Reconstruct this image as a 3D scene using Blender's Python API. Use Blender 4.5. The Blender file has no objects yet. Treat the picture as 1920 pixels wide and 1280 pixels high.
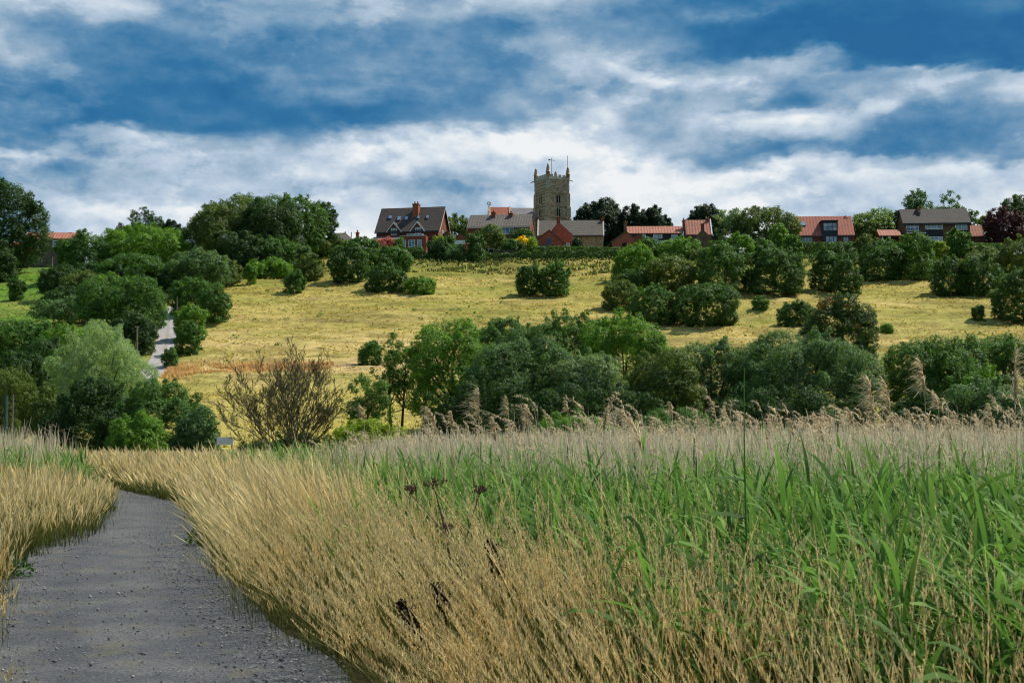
import bpy, math, random
import numpy as np
from mathutils import Vector, Matrix

S = bpy.context.scene
COL = S.collection
R = math.radians
F = 2667.0            # focal length in photo pixels (1920 wide)
EYE = 1.65
PITCH = math.atan(180.0 / F)

# ------------------------------------------------------------------ camera
cam_d = bpy.data.cameras.new('camera')
cam = bpy.data.objects.new('camera', cam_d)
COL.objects.link(cam)
cam.location = (0, 0, EYE)
cam.rotation_euler = (R(90) + PITCH, 0, 0)
cam_d.sensor_width = 23.5
cam_d.lens = F / 1920 * 23.5
cam_d.clip_start = 0.1
cam_d.clip_end = 9000
cam_d.dof.use_dof = True
cam_d.dof.focus_distance = 70
cam_d.dof.aperture_fstop = 6.3
S.camera = cam

# ------------------------------------------------------------------ sun
SUN_AZ, SUN_EL = R(62), R(53)
sdir = Vector((math.sin(SUN_AZ) * math.cos(SUN_EL), math.cos(SUN_AZ) * math.cos(SUN_EL), math.sin(SUN_EL)))
sl = bpy.data.lights.new('sun', 'SUN')
sl.energy = 5.0
sl.angle = R(0.5)
sl.color = (1.0, 0.95, 0.85)
so = bpy.data.objects.new('sun', sl)
so.rotation_euler = sdir.to_track_quat('Z', 'Y').to_euler()
so.location = (200, 100, 300)
COL.objects.link(so)

S.view_settings.view_transform = 'Standard'
S.view_settings.look = 'None'
S.view_settings.exposure = 0.28
S.view_settings.gamma = 1.0
S.cycles.filter_width = 1.15

# ------------------------------------------------------------------ node helper
class NT:
    def __init__(self, tree):
        self.t = tree
        self.n = tree.nodes
        self.l = tree.links
    def node(self, typ, **kw):
        nd = self.n.new(typ)
        for k, v in kw.items():
            if k.startswith('i_'):
                key = k[2:]
                key = int(key) if key.isdigit() else key.replace('_', ' ')
                if isinstance(v, bpy.types.NodeSocket):
                    self.l.new(v, nd.inputs[key])
                else:
                    nd.inputs[key].default_value = v
            else:
                setattr(nd, k, v)
        return nd
    def math(self, op, a, b=None, c=None, clamp=False):
        nd = self.n.new('ShaderNodeMath')
        nd.operation = op
        nd.use_clamp = clamp
        for i, v in enumerate((a, b, c)):
            if v is None: continue
            if isinstance(v, bpy.types.NodeSocket): self.l.new(v, nd.inputs[i])
            else: nd.inputs[i].default_value = v
        return nd.outputs[0]
    def mix(self, fac, a, b, mode='MIX'):
        nd = self.n.new('ShaderNodeMix')
        nd.data_type = 'RGBA'
        nd.blend_type = mode
        for key, v in ((0, fac), (6, a), (7, b)):
            if isinstance(v, bpy.types.NodeSocket): self.l.new(v, nd.inputs[key])
            else: nd.inputs[key].default_value = v if key == 0 else (*v, 1) if len(v) == 3 else v
        return nd.outputs[2]
    def ramp(self, fac, stops, interp='LINEAR'):
        nd = self.n.new('ShaderNodeValToRGB')
        cr = nd.color_ramp
        cr.interpolation = interp
        while len(cr.elements) > 1: cr.elements.remove(cr.elements[0])
        cr.elements[0].position = stops[0][0]
        for p, c in stops[1:]: cr.elements.new(p)
        for e, (p, c) in zip(cr.elements, stops):
            e.color = (*c, 1) if not isinstance(c, (int, float)) else (c, c, c, 1)
        self.l.new(fac, nd.inputs[0])
        return nd.outputs[0]
    def mapr(self, v, a, b, c=0.0, d=1.0, smooth=True):
        nd = self.n.new('ShaderNodeMapRange')
        nd.interpolation_type = 'SMOOTHSTEP' if smooth else 'LINEAR'
        self.l.new(v, nd.inputs[0])
        for i, x in enumerate((a, b, c, d)): nd.inputs[i + 1].default_value = x
        return nd.outputs[0]

# ------------------------------------------------------------------ sky
def build_world():
    w = bpy.data.worlds.new("World")
    S.world = w
    w.use_nodes = True
    w.node_tree.nodes.clear()
    n = NT(w.node_tree)
    tc = n.node('ShaderNodeTexCoord')
    sep = n.node('ShaderNodeSeparateXYZ', i_0=tc.outputs['Generated'])
    x, y, z = sep.outputs
    az = n.math('ARCTAN2', x, y)
    hor = n.math('SQRT', n.math('ADD', n.math('MULTIPLY', x, x), n.math('MULTIPLY', y, y)))
    T = n.math('DIVIDE', z, n.math('MAXIMUM', hor, 0.02))
    # warp
    cv = n.node('ShaderNodeCombineXYZ', i_0=n.math('MULTIPLY', az, 1.0), i_1=n.math('MULTIPLY', T, 1.9), i_2=0.37)
    wn = n.node('ShaderNodeTexNoise', i_Vector=cv.outputs[0], i_Scale=7.0, i_Detail=5.0, i_Roughness=0.58)
    ws = n.node('ShaderNodeSeparateColor', i_0=wn.outputs['Color'])
    azw = n.math('ADD', az, n.math('MULTIPLY', n.math('SUBTRACT', ws.outputs[0], 0.5), 0.16))
    Tw = n.math('ADD', T, n.math('MULTIPLY', n.math('SUBTRACT', ws.outputs[1], 0.5), 0.075))
    pos = n.math('DIVIDE', Tw, 0.36)
    cols = [
        (0, [(0,.72),(40,.64),(80,.55),(120,.42),(160,.30),(200,.42),(240,.28),(268,.42),(290,.88),(312,.62),(345,.40),(380,.42),(410,.55),(470,.6)]),
        (240, [(0,.62),(25,.5),(60,.34),(120,.25),(160,.15),(200,.22),(242,.20),(265,.62),(300,.52),(330,.42),(355,.45),(385,.85),(415,.72),(470,.75)]),
        (480, [(0,.50),(40,.34),(80,.36),(105,.50),(130,.36),(160,.2),(200,.13),(240,.2),(265,.38),(290,.55),(320,.78),(350,.85),(380,.76),(470,.85)]),
        (720, [(0,.6),(30,.42),(80,.4),(120,.38),(150,.45),(175,.30),(205,.12),(232,.2),(258,.66),(285,.88),(320,.78),(348,.58),(378,.82),(410,.88),(470,.85)]),
        (960, [(0,.58),(40,.33),(80,.42),(120,.5),(160,.5),(200,.42),(235,.38),(260,.55),(285,.85),(320,.88),(350,.62),(380,.8),(470,.85)]),
        (1090, [(0,.52),(40,.32),(80,.40),(120,.55),(150,.52),(185,.80),(220,.86),(255,.74),(290,.68),(320,.82),(350,.78),(470,.85)]),
        (1200, [(0,.46),(40,.32),(75,.38),(108,.55),(125,.80),(150,.58),(190,.72),(225,.62),(258,.55),(290,.56),(315,.80),(345,.88),(380,.8),(470,.85)]),
        (1440, [(0,.32),(35,.10),(72,.12),(97,.60),(120,.58),(150,.38),(182,.20),(200,.5),(220,.72),(250,.6),(282,.28),(300,.46),(325,.9),(360,.82),(400,.85),(470,.85)]),
        (1680, [(0,.14),(40,.04),(85,.04),(103,.14),(120,.72),(150,.80),(190,.66),(220,.42),(250,.34),(285,.28),(303,.60),(320,.76),(345,.70),(380,.82),(470,.85)]),
        (1920, [(0,.14),(40,.05),(80,.08),(105,.18),(128,.86),(160,.88),(190,.72),(220,.42),(250,.40),(285,.38),(308,.8),(350,.86),(400,.88),(470,.85)]),
    ]
    def stops(col):
        px, rows = col
        ca = math.cos(math.atan((px - 960) / F))
        st = [(((820 - yy) / F) * ca / 0.36, s) for yy, s in rows]
        st.sort()
        return st
    val = None
    prev = None
    for c in cols:
        r = n.ramp(pos, stops(c), 'EASE')
        a = math.atan((c[0] - 960) / F)
        if val is None: val = r
        else: val = n.mix(n.mapr(azw, prev, a), val, r)
        prev = a
    # fine wisps
    fv = n.node('ShaderNodeCombineXYZ', i_0=az, i_1=n.math('MULTIPLY', T, 1.3), i_2=3.1)
    f1 = n.node('ShaderNodeTexNoise', i_Vector=fv.outputs[0], i_Scale=12.0, i_Detail=10.0, i_Roughness=0.6, i_Distortion=0.15)
    f2 = n.node('ShaderNodeTexNoise', i_Vector=fv.outputs[0], i_Scale=7.0, i_Detail=4.0, i_Roughness=0.5)
    vv = n.node('ShaderNodeSeparateColor', i_0=val).outputs[0]
    amp = n.math('ADD', 0.15, n.math('MULTIPLY', vv, 0.72))
    s = n.math('ADD', vv, n.math('MULTIPLY', n.math('SUBTRACT', f1.outputs[0], 0.5), amp))
    s = n.math('ADD', s, n.math('MULTIPLY', n.math('SUBTRACT', f2.outputs[0], 0.5), 0.42))
    f3 = n.node('ShaderNodeTexNoise', i_Vector=n.node('ShaderNodeCombineXYZ', i_0=az, i_1=n.math('MULTIPLY', T, 1.25), i_2=7.7).outputs[0], i_Scale=19.0, i_Detail=9.0, i_Roughness=0.56, i_Distortion=0.1)
    puff = n.mapr(f3.outputs[0], .36, .66, -.5, .5)
    edge = n.math('MULTIPLY', n.math('MULTIPLY', n.mapr(vv, .12, .5), n.mapr(vv, 1.05, .6)), .15)
    s = n.math('ADD', s, n.math('MULTIPLY', puff, edge))
    # rounded banks with lit upper edges
    def bank(dT):
        v_ = n.node('ShaderNodeCombineXYZ', i_0=az, i_1=n.math('MULTIPLY', n.math('ADD', T, dT), 1.75), i_2=11.3).outputs[0]
        return n.node('ShaderNodeTexNoise', i_Vector=v_, i_Scale=9.5, i_Detail=8.0, i_Roughness=0.55, i_Distortion=0.0).outputs[0]
    c0, c1 = bank(0.0), bank(0.011)
    lit = n.math('MULTIPLY', n.math('SUBTRACT', c0, c1), n.math('ADD', .75, n.math('MULTIPLY', vv, .7)))
    crisp = n.mapr(n.math('SUBTRACT', c0, n.math('SUBTRACT', 0.60, n.math('MULTIPLY', vv, 0.16))), -.012, .045)
    s = n.math('ADD', s, n.math('ADD', lit, n.math('MULTIPLY', n.math('SUBTRACT', crisp, .4), n.math('MULTIPLY', n.mapr(vv, .05, .5), .10))))
    # outside the low band in view: broken cloud everywhere
    bc = n.node('ShaderNodeTexNoise', i_Vector=tc.outputs['Generated'], i_Scale=2.6, i_Detail=6.0, i_Roughness=0.58)
    bs = n.mapr(bc.outputs[0], 0.34, 0.66, 0.18, 0.70)
    out_m = n.math('MAXIMUM', n.mapr(T, 0.32, 0.44), n.mapr(n.math('ABSOLUTE', az), 0.42, 0.7))
    s = n.math('ADD', n.math('MULTIPLY', s, n.math('SUBTRACT', 1.0, out_m)), n.math('MULTIPLY', bs, out_m))
    cr = n.ramp(s, [(0.0, (.004, .098, .26)), (.15, (.026, .142, .30)), (.3, (.082, .205, .355)), (.45, (.165, .285, .42)), (.58, (.265, .37, .48)),
                    (.72, (.39, .48, .59)), (.86, (.53, .60, .665)), (1.0, (.71, .735, .75))])
    sky = n.node('ShaderNodeTexSky')
    sky.sky_type = 'NISHITA'
    sky.sun_disc = False
    sky.sun_elevation = SUN_EL
    sky.sun_rotation = SUN_AZ
    b1 = n.node('ShaderNodeBackground', i_Color=sky.outputs[0], i_Strength=0.06)
    b2 = n.node('ShaderNodeBackground', i_Color=cr, i_Strength=1.0)
    cov = n.mapr(s, -0.1, 0.3, 0.9, 1.0)
    mx = n.node('ShaderNodeMixShader', i_0=cov)
    n.l.new(b1.outputs[0], mx.inputs[1]); n.l.new(b2.outputs[0], mx.inputs[2])
    o = n.node('ShaderNodeOutputWorld')
    n.l.new(mx.outputs[0], o.inputs[0])
    w.cycles.sampling_method = 'MANUAL'
    w.cycles.sample_map_resolution = 512
build_world()

# ------------------------------------------------------------------ noise / terrain height
def _hash(ix, iy, seed):
    h = (ix.astype(np.int64) * 374761393 + iy.astype(np.int64) * 668265263 + seed * 974711) & 0xffffffff
    h = ((h ^ (h >> 13)) * 1274126177) & 0xffffffff
    h = h ^ (h >> 16)
    return (h & 0xffff) / 65535.0
def vnoise(x, y, seed=0):
    ix = np.floor(x); iy = np.floor(y)
    fx = x - ix; fy = y - iy
    fx = fx * fx * (3 - 2 * fx); fy = fy * fy * (3 - 2 * fy)
    a = _hash(ix, iy, seed); b = _hash(ix + 1, iy, seed); c = _hash(ix, iy + 1, seed); d = _hash(ix + 1, iy + 1, seed)
    return (a * (1 - fx) + b * fx) * (1 - fy) + (c * (1 - fx) + d * fx) * fy - 0.5
def fbm(x, y, seed=0, oct=4):
    r = 0; a = 1.0
    for k in range(oct):
        r = r + a * vnoise(x * 2 ** k, y * 2 ** k, seed + k)
        a *= 0.5
    return r
def sstep(x, a, b):
    t = np.clip((x - a) / (b - a), 0, 1)
    return t * t * (3 - 2 * t)

_pd = np.array([-6000, 92, 112, 125, 140, 165, 200, 250, 270, 284, 297, 312, 330, 600, 6000.])
_pz = np.array([0, 0, 0.25, .9, 2.6, 7.8, 17.0, 29.3, 33.8, 36.8, 39.4, 42.2, 43.6, 46.5, 48.])
_fd = np.arange(-60, 800, 1.0)
_fz = np.interp(_fd, _pd, _pz)
_k = np.hanning(17); _k /= _k.sum()
_fz = np.convolve(np.pad(_fz, 8, mode='edge'), _k, mode='valid')
def H0(x, y):
    x = np.asarray(x, float); y = np.asarray(y, float)
    z = np.where(y > 780, np.interp(y, _pd, _pz), np.interp(y, _fd, _fz))
    z = z * (1 - .072 * sstep(-x, 42, 95))
    return z

def ray(px, py):
    X = (px - 960) / F; Yu = (640 - py) / F
    return np.array([X, math.cos(PITCH) - math.sin(PITCH) * Yu, math.sin(PITCH) + math.cos(PITCH) * Yu])
def at(px, py, d):
    r = ray(px, py)
    t = d / r[1]
    return Vector((r[0] * t, d, EYE + r[2] * t))
def slope_of(py):
    r = ray(960, py)
    return r[2] / r[1]
def zpx(py, d): return at(960, py, d).z
def xpx(px, d): return at(px, 640, d).x
def hit(px, py):
    r = ray(px, py)
    ds = np.arange(20, 420, 0.25)
    t = ds / r[1]
    zz = EYE + r[2] * t
    h = H0(r[0] * t, ds)
    i = np.nonzero(zz < h)[0]
    j = i[0] if len(i) else len(ds) - 1
    return Vector((r[0] * t[j], ds[j], h[j]))

# the lane climbing the hill (pixel, pixel) -> ground
_lane_px = [(262, 722), (280, 704), (292, 690), (303, 672), (309, 655), (312, 640), (314, 625), (315.5, 610), (317, 597), (320, 588), (328, 580), (337, 573)]
LANE = np.array([[*hit(a, b)] for a, b in _lane_px])
def resample(P, step):
    P = np.asarray(P, float)
    seg = np.linalg.norm(np.diff(P, axis=0), axis=1)
    s = np.concatenate([[0], np.cumsum(seg)])
    t = np.arange(0, s[-1], step)
    Q = np.stack([np.interp(t, s, P[:, i]) for i in range(P.shape[1])], 1)
    k = np.hanning(9); k /= k.sum()
    for i in range(P.shape[1]):
        Q[:, i] = np.convolve(np.pad(Q[:, i], 4, mode='edge'), k, mode='valid')
    return Q
LANE2 = resample(LANE[:, :2], 1.0)

# near path centre line
PATH = resample([(2.2, -5), (.75, 0), (-.45, 4), (-2.42, 9.7), (-3.25, 12.2), (-4.92, 17.7), (-5.8, 21.4), (-6.7, 25), (-7.95, 30), (-9.4, 35), (-11.3, 39.5), (-13.8, 45), (-17.5, 50), (-24, 55), (-34, 58), (-50, 60)], 0.5)
_pt = np.gradient(PATH, axis=0); _pt /= np.linalg.norm(_pt, axis=1)[:, None]
PW = 1.16
def path_sd(x, y):
    """signed distance to the centre line, positive on the right of it"""
    x = np.asarray(x, float).ravel(); y = np.asarray(y, float).ravel()
    out = np.empty(len(x))
    for a in range(0, len(x), 20000):
        dx = x[a:a + 20000, None] - PATH[None, :, 0]; dy = y[a:a + 20000, None] - PATH[None, :, 1]
        d2 = dx * dx + dy * dy
        j = d2.argmin(1); i = np.arange(len(j))
        cr = dx[i, j] * _pt[j, 1] - dy[i, j] * _pt[j, 0]
        out[a:a + 20000] = np.sqrt(d2[i, j]) * np.sign(cr)
    return out
def lane_dist(x, y):
    x = np.asarray(x, float).ravel(); y = np.asarray(y, float).ravel()
    out = np.full(len(x), 1e3)
    m = (x > -80) & (x < -20) & (y > 120) & (y < 260)
    dx = x[m][:, None] - LANE2[None, :, 0]; dy = y[m][:, None] - LANE2[None, :, 1]
    out[m] = np.sqrt((dx * dx + dy * dy).min(1))
    return out

def H(x, y):
    x = np.asarray(x, float); y = np.asarray(y, float)
    shp = x.shape
    z = H0(x, y)
    m = sstep(y, 130, 155) * (1 - sstep(y, 296, 312))
    lf = np.clip((lane_dist(x, y).reshape(shp) - 1.6) / 4, 0, 1)
    terr = fbm(x / 17, y / 2.6, 5, 4)
    n = .40 * fbm(x / 9, y / 1.5, 25, 3) + .46 * terr + .55 * fbm(x / 30, y / 24, 9, 3) + .26 * fbm(x / 3.1, y / 1.5, 15, 3) + .7 * sstep(y, 248, 262) * fbm(x / 4, y / 2.4, 19, 3)
    scar = np.exp(-((y - 208 - 3 * vnoise(x / 14, x * 0, 3)) / 1.6) ** 2) * np.exp(-((x + 27) / 8.0) ** 2)
    return z + m * lf * (n - 0.9 * scar)
def Hs(x, y): return float(H(np.array([x]), np.array([y]))[0])

# ------------------------------------------------------------------ object helpers
def mesh_obj(name, V, Fc, mat, parent=None, smooth=False, attr=None, col=None):
    """V (n,3); Fc either (m,k) array or list of tuples"""
    me = bpy.data.meshes.new(name)
    if isinstance(Fc, np.ndarray):
        V = np.ascontiguousarray(V, dtype=np.float32)
        m, k = Fc.shape
        me.vertices.add(len(V)); me.vertices.foreach_set('co', V.ravel())
        me.loops.add(m * k); me.loops.foreach_set('vertex_index', np.ascontiguousarray(Fc, dtype=np.int32).ravel())
        me.polygons.add(m)
        me.polygons.foreach_set('loop_start', np.arange(0, m * k, k, dtype=np.int32))
        me.polygons.foreach_set('loop_total', np.full(m, k, dtype=np.int32))
        if smooth: me.polygons.foreach_set('use_smooth', np.ones(m, dtype=bool))
        me.update(calc_edges=True)
    else:
        me.from_pydata([tuple(v) for v in V], [], [tuple(f) for f in Fc])
        me.update()
        if smooth:
            for p in me.polygons: p.use_smooth = True
    if attr is not None:
        a = me.attributes.new('along', 'FLOAT', 'POINT')
        a.data.foreach_set('value', np.ascontiguousarray(attr, dtype=np.float32))
    if col is not None:
        a = me.attributes.new('tone', 'FLOAT_COLOR', 'POINT')
        a.data.foreach_set('color', np.ascontiguousarray(col, dtype=np.float32).ravel())
    if mat: me.materials.append(mat)
    o = bpy.data.objects.new(name, me)
    COL.objects.link(o)
    if parent is not None: o.parent = parent
    return o
def tag(o, label, cat, group=None, kind=None):
    o['label'] = label
    o['category'] = cat
    if group: o['group'] = group
    if kind: o['kind'] = kind
    return o
def empty(name, loc, rz=0.0):
    o = bpy.data.objects.new(name, None)
    o.empty_display_size = 0.3
    o.location = loc
    o.rotation_euler = (0, 0, rz)
    COL.objects.link(o)
    return o
def tubes(branches, k=5):
    """branches: list of (points, radii) -> V, quads"""
    Vs = []; Fs = []; off = 0
    ang = np.arange(k) * 2 * math.pi / k
    for P, rad in branches:
        P = np.asarray(P, float); m = len(P)
        T = np.gradient(P, axis=0); T /= np.linalg.norm(T, axis=1)[:, None] + 1e-9
        ref = np.array([0.31, 0.95, 0.05]) if abs(T[0][2]) > 0.5 else np.array([0.05, 0.1, 1.0])
        A = np.cross(T, ref); A /= np.linalg.norm(A, axis=1)[:, None] + 1e-9
        B = np.cross(T, A)
        r = np.asarray(rad, float)[:, None, None]
        V = P[:, None, :] + r * (A[:, None, :] * np.cos(ang)[None, :, None] + B[:, None, :] * np.sin(ang)[None, :, None])
        Vs.append(V.reshape(-1, 3))
        i = np.arange(m - 1)[:, None] * k; j = np.arange(k)[None, :]
        q = np.stack([i + j, i + (j + 1) % k, i + k + (j + 1) % k, i + k + j], -1).reshape(-1, 4) + off
        Fs.append(q); off += m * k
    return np.concatenate(Vs), np.concatenate(Fs)

# ------------------------------------------------------------------ materials
MATS = {}
def new_mat(name):
    m = bpy.data.materials.new(name)
    m.use_nodes = True
    m.node_tree.nodes.clear()
    return m, NT(m.node_tree)
def finish(n, shader):
    o = n.node('ShaderNodeOutputMaterial')
    n.l.new(shader, o.inputs[0])
def leaf_mat(key, c, trans=0.36, var=0.45, warm=0.25, rough=0.55):
    m, n = new_mat('leaf_' + key)
    g = n.node('ShaderNodeNewGeometry')
    c = np.array(c)
    dk = c * (1 - var)
    lt = c * (1 + var) * np.array([1 + warm, 1 + warm * .35, 1.0])
    col = n.ramp(g.outputs['Random Per Island'], [(0, tuple(dk)), (.5, tuple(c)), (1, tuple(np.clip(lt, 0, .95)))])
    tcn = n.node('ShaderNodeTexCoord')
    nz = n.node('ShaderNodeTexNoise', i_Vector=tcn.outputs['Object'], i_Scale=0.45, i_Detail=2.0)
    col = n.mix(n.mapr(nz.outputs[0], .35, .65, 0.0, 0.4), col, n.mix(1.0, col, (1.30, 1.15, .6), 'MULTIPLY'))
    p = n.node('ShaderNodeBsdfPrincipled', i_Base_Color=col, i_Roughness=rough)
    p.inputs['Specular IOR Level'].default_value = 0.35
    t = n.node('ShaderNodeBsdfTranslucent', i_Color=n.mix(1.0, col, (1.5, 1.6, .75), 'MULTIPLY'))
    mx = n.node('ShaderNodeMixShader', i_0=trans)
    n.l.new(p.outputs[0], mx.inputs[1]); n.l.new(t.outputs[0], mx.inputs[2])
    finish(n, mx.outputs[0])
    MATS[key] = m
for key, c in dict(dark=(.032, .080, .016), mid=(.060, .145, .022), bright=(.105, .225, .022), lime=(.20, .29, .015), grey=(.080, .160, .056),
                   olive=(.092, .145, .028), yew=(.018, .044, .016), willow=(.235, .35, .18), purple=(.050, .014, .026), brown=(.18, .095, .036),
                   gold=(.82, .54, .006), pink=(.40, .13, .13), hedge=(.046, .112, .018), robinia=(.13, .22, .02), lightgrey=(.15, .235, .115)).items():
    leaf_mat(key, c)

def surf_mat(key, c, c2=None, scale=3.0, rough=0.8, spec=0.3, bump=0.0, detail=5.0, stripes=None, rows=None, bricks=None, contrast=(.35, .65)):
    m, n = new_mat(key)
    tcn = n.node('ShaderNodeTexCoord')
    v = tcn.outputs['Object']
    nz = n.node('ShaderNodeTexNoise', i_Vector=v, i_Scale=scale, i_Detail=detail, i_Roughness=0.65)
    c2 = c2 or tuple(x * .6 for x in c)
    col = n.mix(n.mapr(nz.outputs[0], contrast[0], contrast[1]), c, c2)
    nb = n.node('ShaderNodeTexNoise', i_Vector=v, i_Scale=0.35, i_Detail=3.0)
    col = n.mix(n.mapr(nb.outputs[0], .4, .7, 0, .35), col, n.mix(1.0, col, (.6, .6, .62), 'MULTIPLY'))
    if bricks:
        sx, sz, mort = bricks
        mp = n.node('ShaderNodeMapping', i_Vector=v)
        mp.inputs['Rotation'].default_value = (R(90), 0, 0)
        bt = n.node('ShaderNodeTexBrick', i_Vector=mp.outputs[0], i_Scale=1.0)
        bt.inputs['Brick Width'].default_value = sx; bt.inputs['Row Height'].default_value = sz
        bt.inputs['Mortar Size'].default_value = mort
        bt.inputs['Color1'].default_value = (1.15, 1.15, 1.15, 1); bt.inputs['Color2'].default_value = (.72, .72, .72, 1)
        bt.inputs['Mortar'].default_value = (.6, .58, .55, 1)
        col = n.mix(1.0, col, bt.outputs['Color'], 'MULTIPLY')
    sepc = None
    if stripes or rows:
        sepc = n.node('ShaderNodeSeparateXYZ', i_0=v)
    if stripes:
        per, amt = stripes
        jit = n.node('ShaderNodeTexNoise', i_Vector=v, i_Scale=1.7)
        w = n.math('SINE', n.math('ADD', n.math('MULTIPLY', sepc.outputs[0], 2 * math.pi / per), n.math('MULTIPLY', jit.outputs[0], 2.0)))
        col = n.mix(n.mapr(w, -.2, .8, 0, amt), col, n.mix(1.0, col, (.45, .45, .5), 'MULTIPLY'))
    if rows:
        per, amt = rows
        jit = n.node('ShaderNodeTexNoise', i_Vector=v, i_Scale=2.2)
        w = n.math('SINE', n.math('ADD', n.math('MULTIPLY', sepc.outputs[2], 2 * math.pi / per), n.math('MULTIPLY', jit.outputs[0], 1.6)))
        col = n.mix(n.mapr(w, .0, .9, 0, amt), col, n.mix(1.0, col, (.5, .5, .55), 'MULTIPLY'))
    p = n.node('ShaderNodeBsdfPrincipled', i_Base_Color=col, i_Roughness=rough)
    p.inputs['Specular IOR Level'].default_value = spec
    if bump:
        bp = n.node('ShaderNodeBump', i_Height=nz.outputs[0], i_Strength=bump, i_Distance=0.05)
        n.l.new(bp.outputs[0], p.inputs['Normal'])
    finish(n, p.outputs[0])
    MATS[key] = m
    return m
surf_mat('brick_red', (.36, .10, .055), (.21, .058, .036), 5, bricks=(.5, .16, .012))
surf_mat('brick_dark', (.27, .088, .054), (.165, .056, .038), 5, bricks=(.5, .16, .012))
surf_mat('brick_scarlet', (.50, .135, .075), (.30, .085, .052), 5, bricks=(.5, .16, .012))
surf_mat('brick_brown', (.21, .105, .055), (.13, .066, .038), 5, bricks=(.5, .16, .012))
surf_mat('brick_orange', (.40, .13, .055), (.25, .075, .035), 5)
surf_mat('stone_tower', (.58, .43, .255), (.34, .25, .15), 1.6, bump=.5, bricks=(.9, .38, .02))
surf_mat('stone_pale', (.50, .46, .38), (.34, .31, .25), 2.5, bump=.4)
surf_mat('stone_tan', (.52, .36, .18), (.34, .23, .12), 2.0, bump=.4, bricks=(.7, .28, .02))
surf_mat('stone_brown', (.25, .165, .095), (.15, .095, .060), 2.0, bump=.4, bricks=(.7, .28, .02))
surf_mat('stone_grey', (.20, .165, .125), (.11, .09, .07), 2.0, bump=.4, bricks=(.7, .28, .02))
surf_mat('tile_brown', (.100, .074, .058), (.055, .042, .036), 3.0, rows=(.42, .7))
surf_mat('tile_concrete', (.20, .165, .135), (.115, .095, .08), 3.0, stripes=(.62, .55), rows=(.5, .3))
surf_mat('tile_grey', (.175, .145, .115), (.11, .092, .076), 3.0, rows=(.45, .6))
surf_mat('tile_dark', (.088, .070, .060), (.05, .041, .037), 3.0, stripes=(.6, .5), rows=(.45, .35))
surf_mat('pantile', (.50, .20, .125), (.33, .125, .08), 2.5, stripes=(.66, .7))
surf_mat('pantile_new', (.53, .175, .115), (.40, .13, .085), 2.5, stripes=(.70, .55), rows=(.6, .3))
surf_mat('tile_red', (.42, .12, .065), (.28, .08, .045), 2.5, rows=(.4, .5))
surf_mat('slate', (.24, .205, .205), (.17, .15, .155), 2.5, rows=(.4, .3), rough=.6)
surf_mat('lead_grey', (.13, .13, .15), None, 2)
surf_mat('white_paint', (.78, .78, .76), (.66, .66, .64), 3, rough=.5)
surf_mat('cream_paint', (.60, .53, .42), (.48, .42, .33), 3, rough=.6)
surf_mat('black_board', (.014, .015, .018), (.028, .028, .032), 4, rough=.6, rows=(.3, .5))
surf_mat('navy_board', (.015, .022, .038), (.022, .03, .05), 3, rough=.5)
surf_mat('dark_void', (.012, .011, .010), None, 3)
surf_mat('red_door', (.50, .03, .02), (.42, .03, .02), 3, rough=.5)
surf_mat('blue_door', (.10, .13, .20), (.07, .09, .14), 3, rough=.5)
surf_mat('wood_grey', (.22, .19, .15), (.14, .115, .09), 6)
surf_mat('metal_green', (.08, .13, .115), (.05, .09, .08), 6, rough=.5)
surf_mat('metal_dark', (.05, .05, .055), None, 4, rough=.5)
surf_mat('bark', (.085, .065, .045), (.045, .034, .024), 5, bump=.6)
surf_mat('bark_olive', (.165, .150, .065), (.09, .082, .036), 6)
surf_mat('garden_white', (.55, .62, .62), (.42, .5, .5), 4, rough=.5)
surf_mat('seed_brown', (.045, .022, .013), (.025, .013, .009), 20)
surf_mat('umbel_brown', (.15, .088, .048), (.09, .052, .03), 20)
def glass_mat():
    m, n = new_mat('window_glass')
    tcn = n.node('ShaderNodeTexCoord')
    nz = n.node('ShaderNodeTexNoise', i_Vector=tcn.outputs['Object'], i_Scale=0.9, i_Detail=2.0)
    col = n.mix(n.mapr(nz.outputs[0], .4, .6), (.10, .16, .22), (.28, .36, .42))
    p = n.node('ShaderNodeBsdfPrincipled', i_Base_Color=col, i_Roughness=.08)
    p.inputs['Specular IOR Level'].default_value = 1.0
    finish(n, p.outputs[0]); MATS['glass'] = m
glass_mat()
def glass_sky():
    m, n = new_mat('rooflight_glass')
    p = n.node('ShaderNodeBsdfPrincipled', i_Base_Color=(.45, .55, .62, 1), i_Roughness=.12, i_Metallic=.7)
    finish(n, p.outputs[0]); MATS['roof_glass'] = m
glass_sky()

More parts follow.
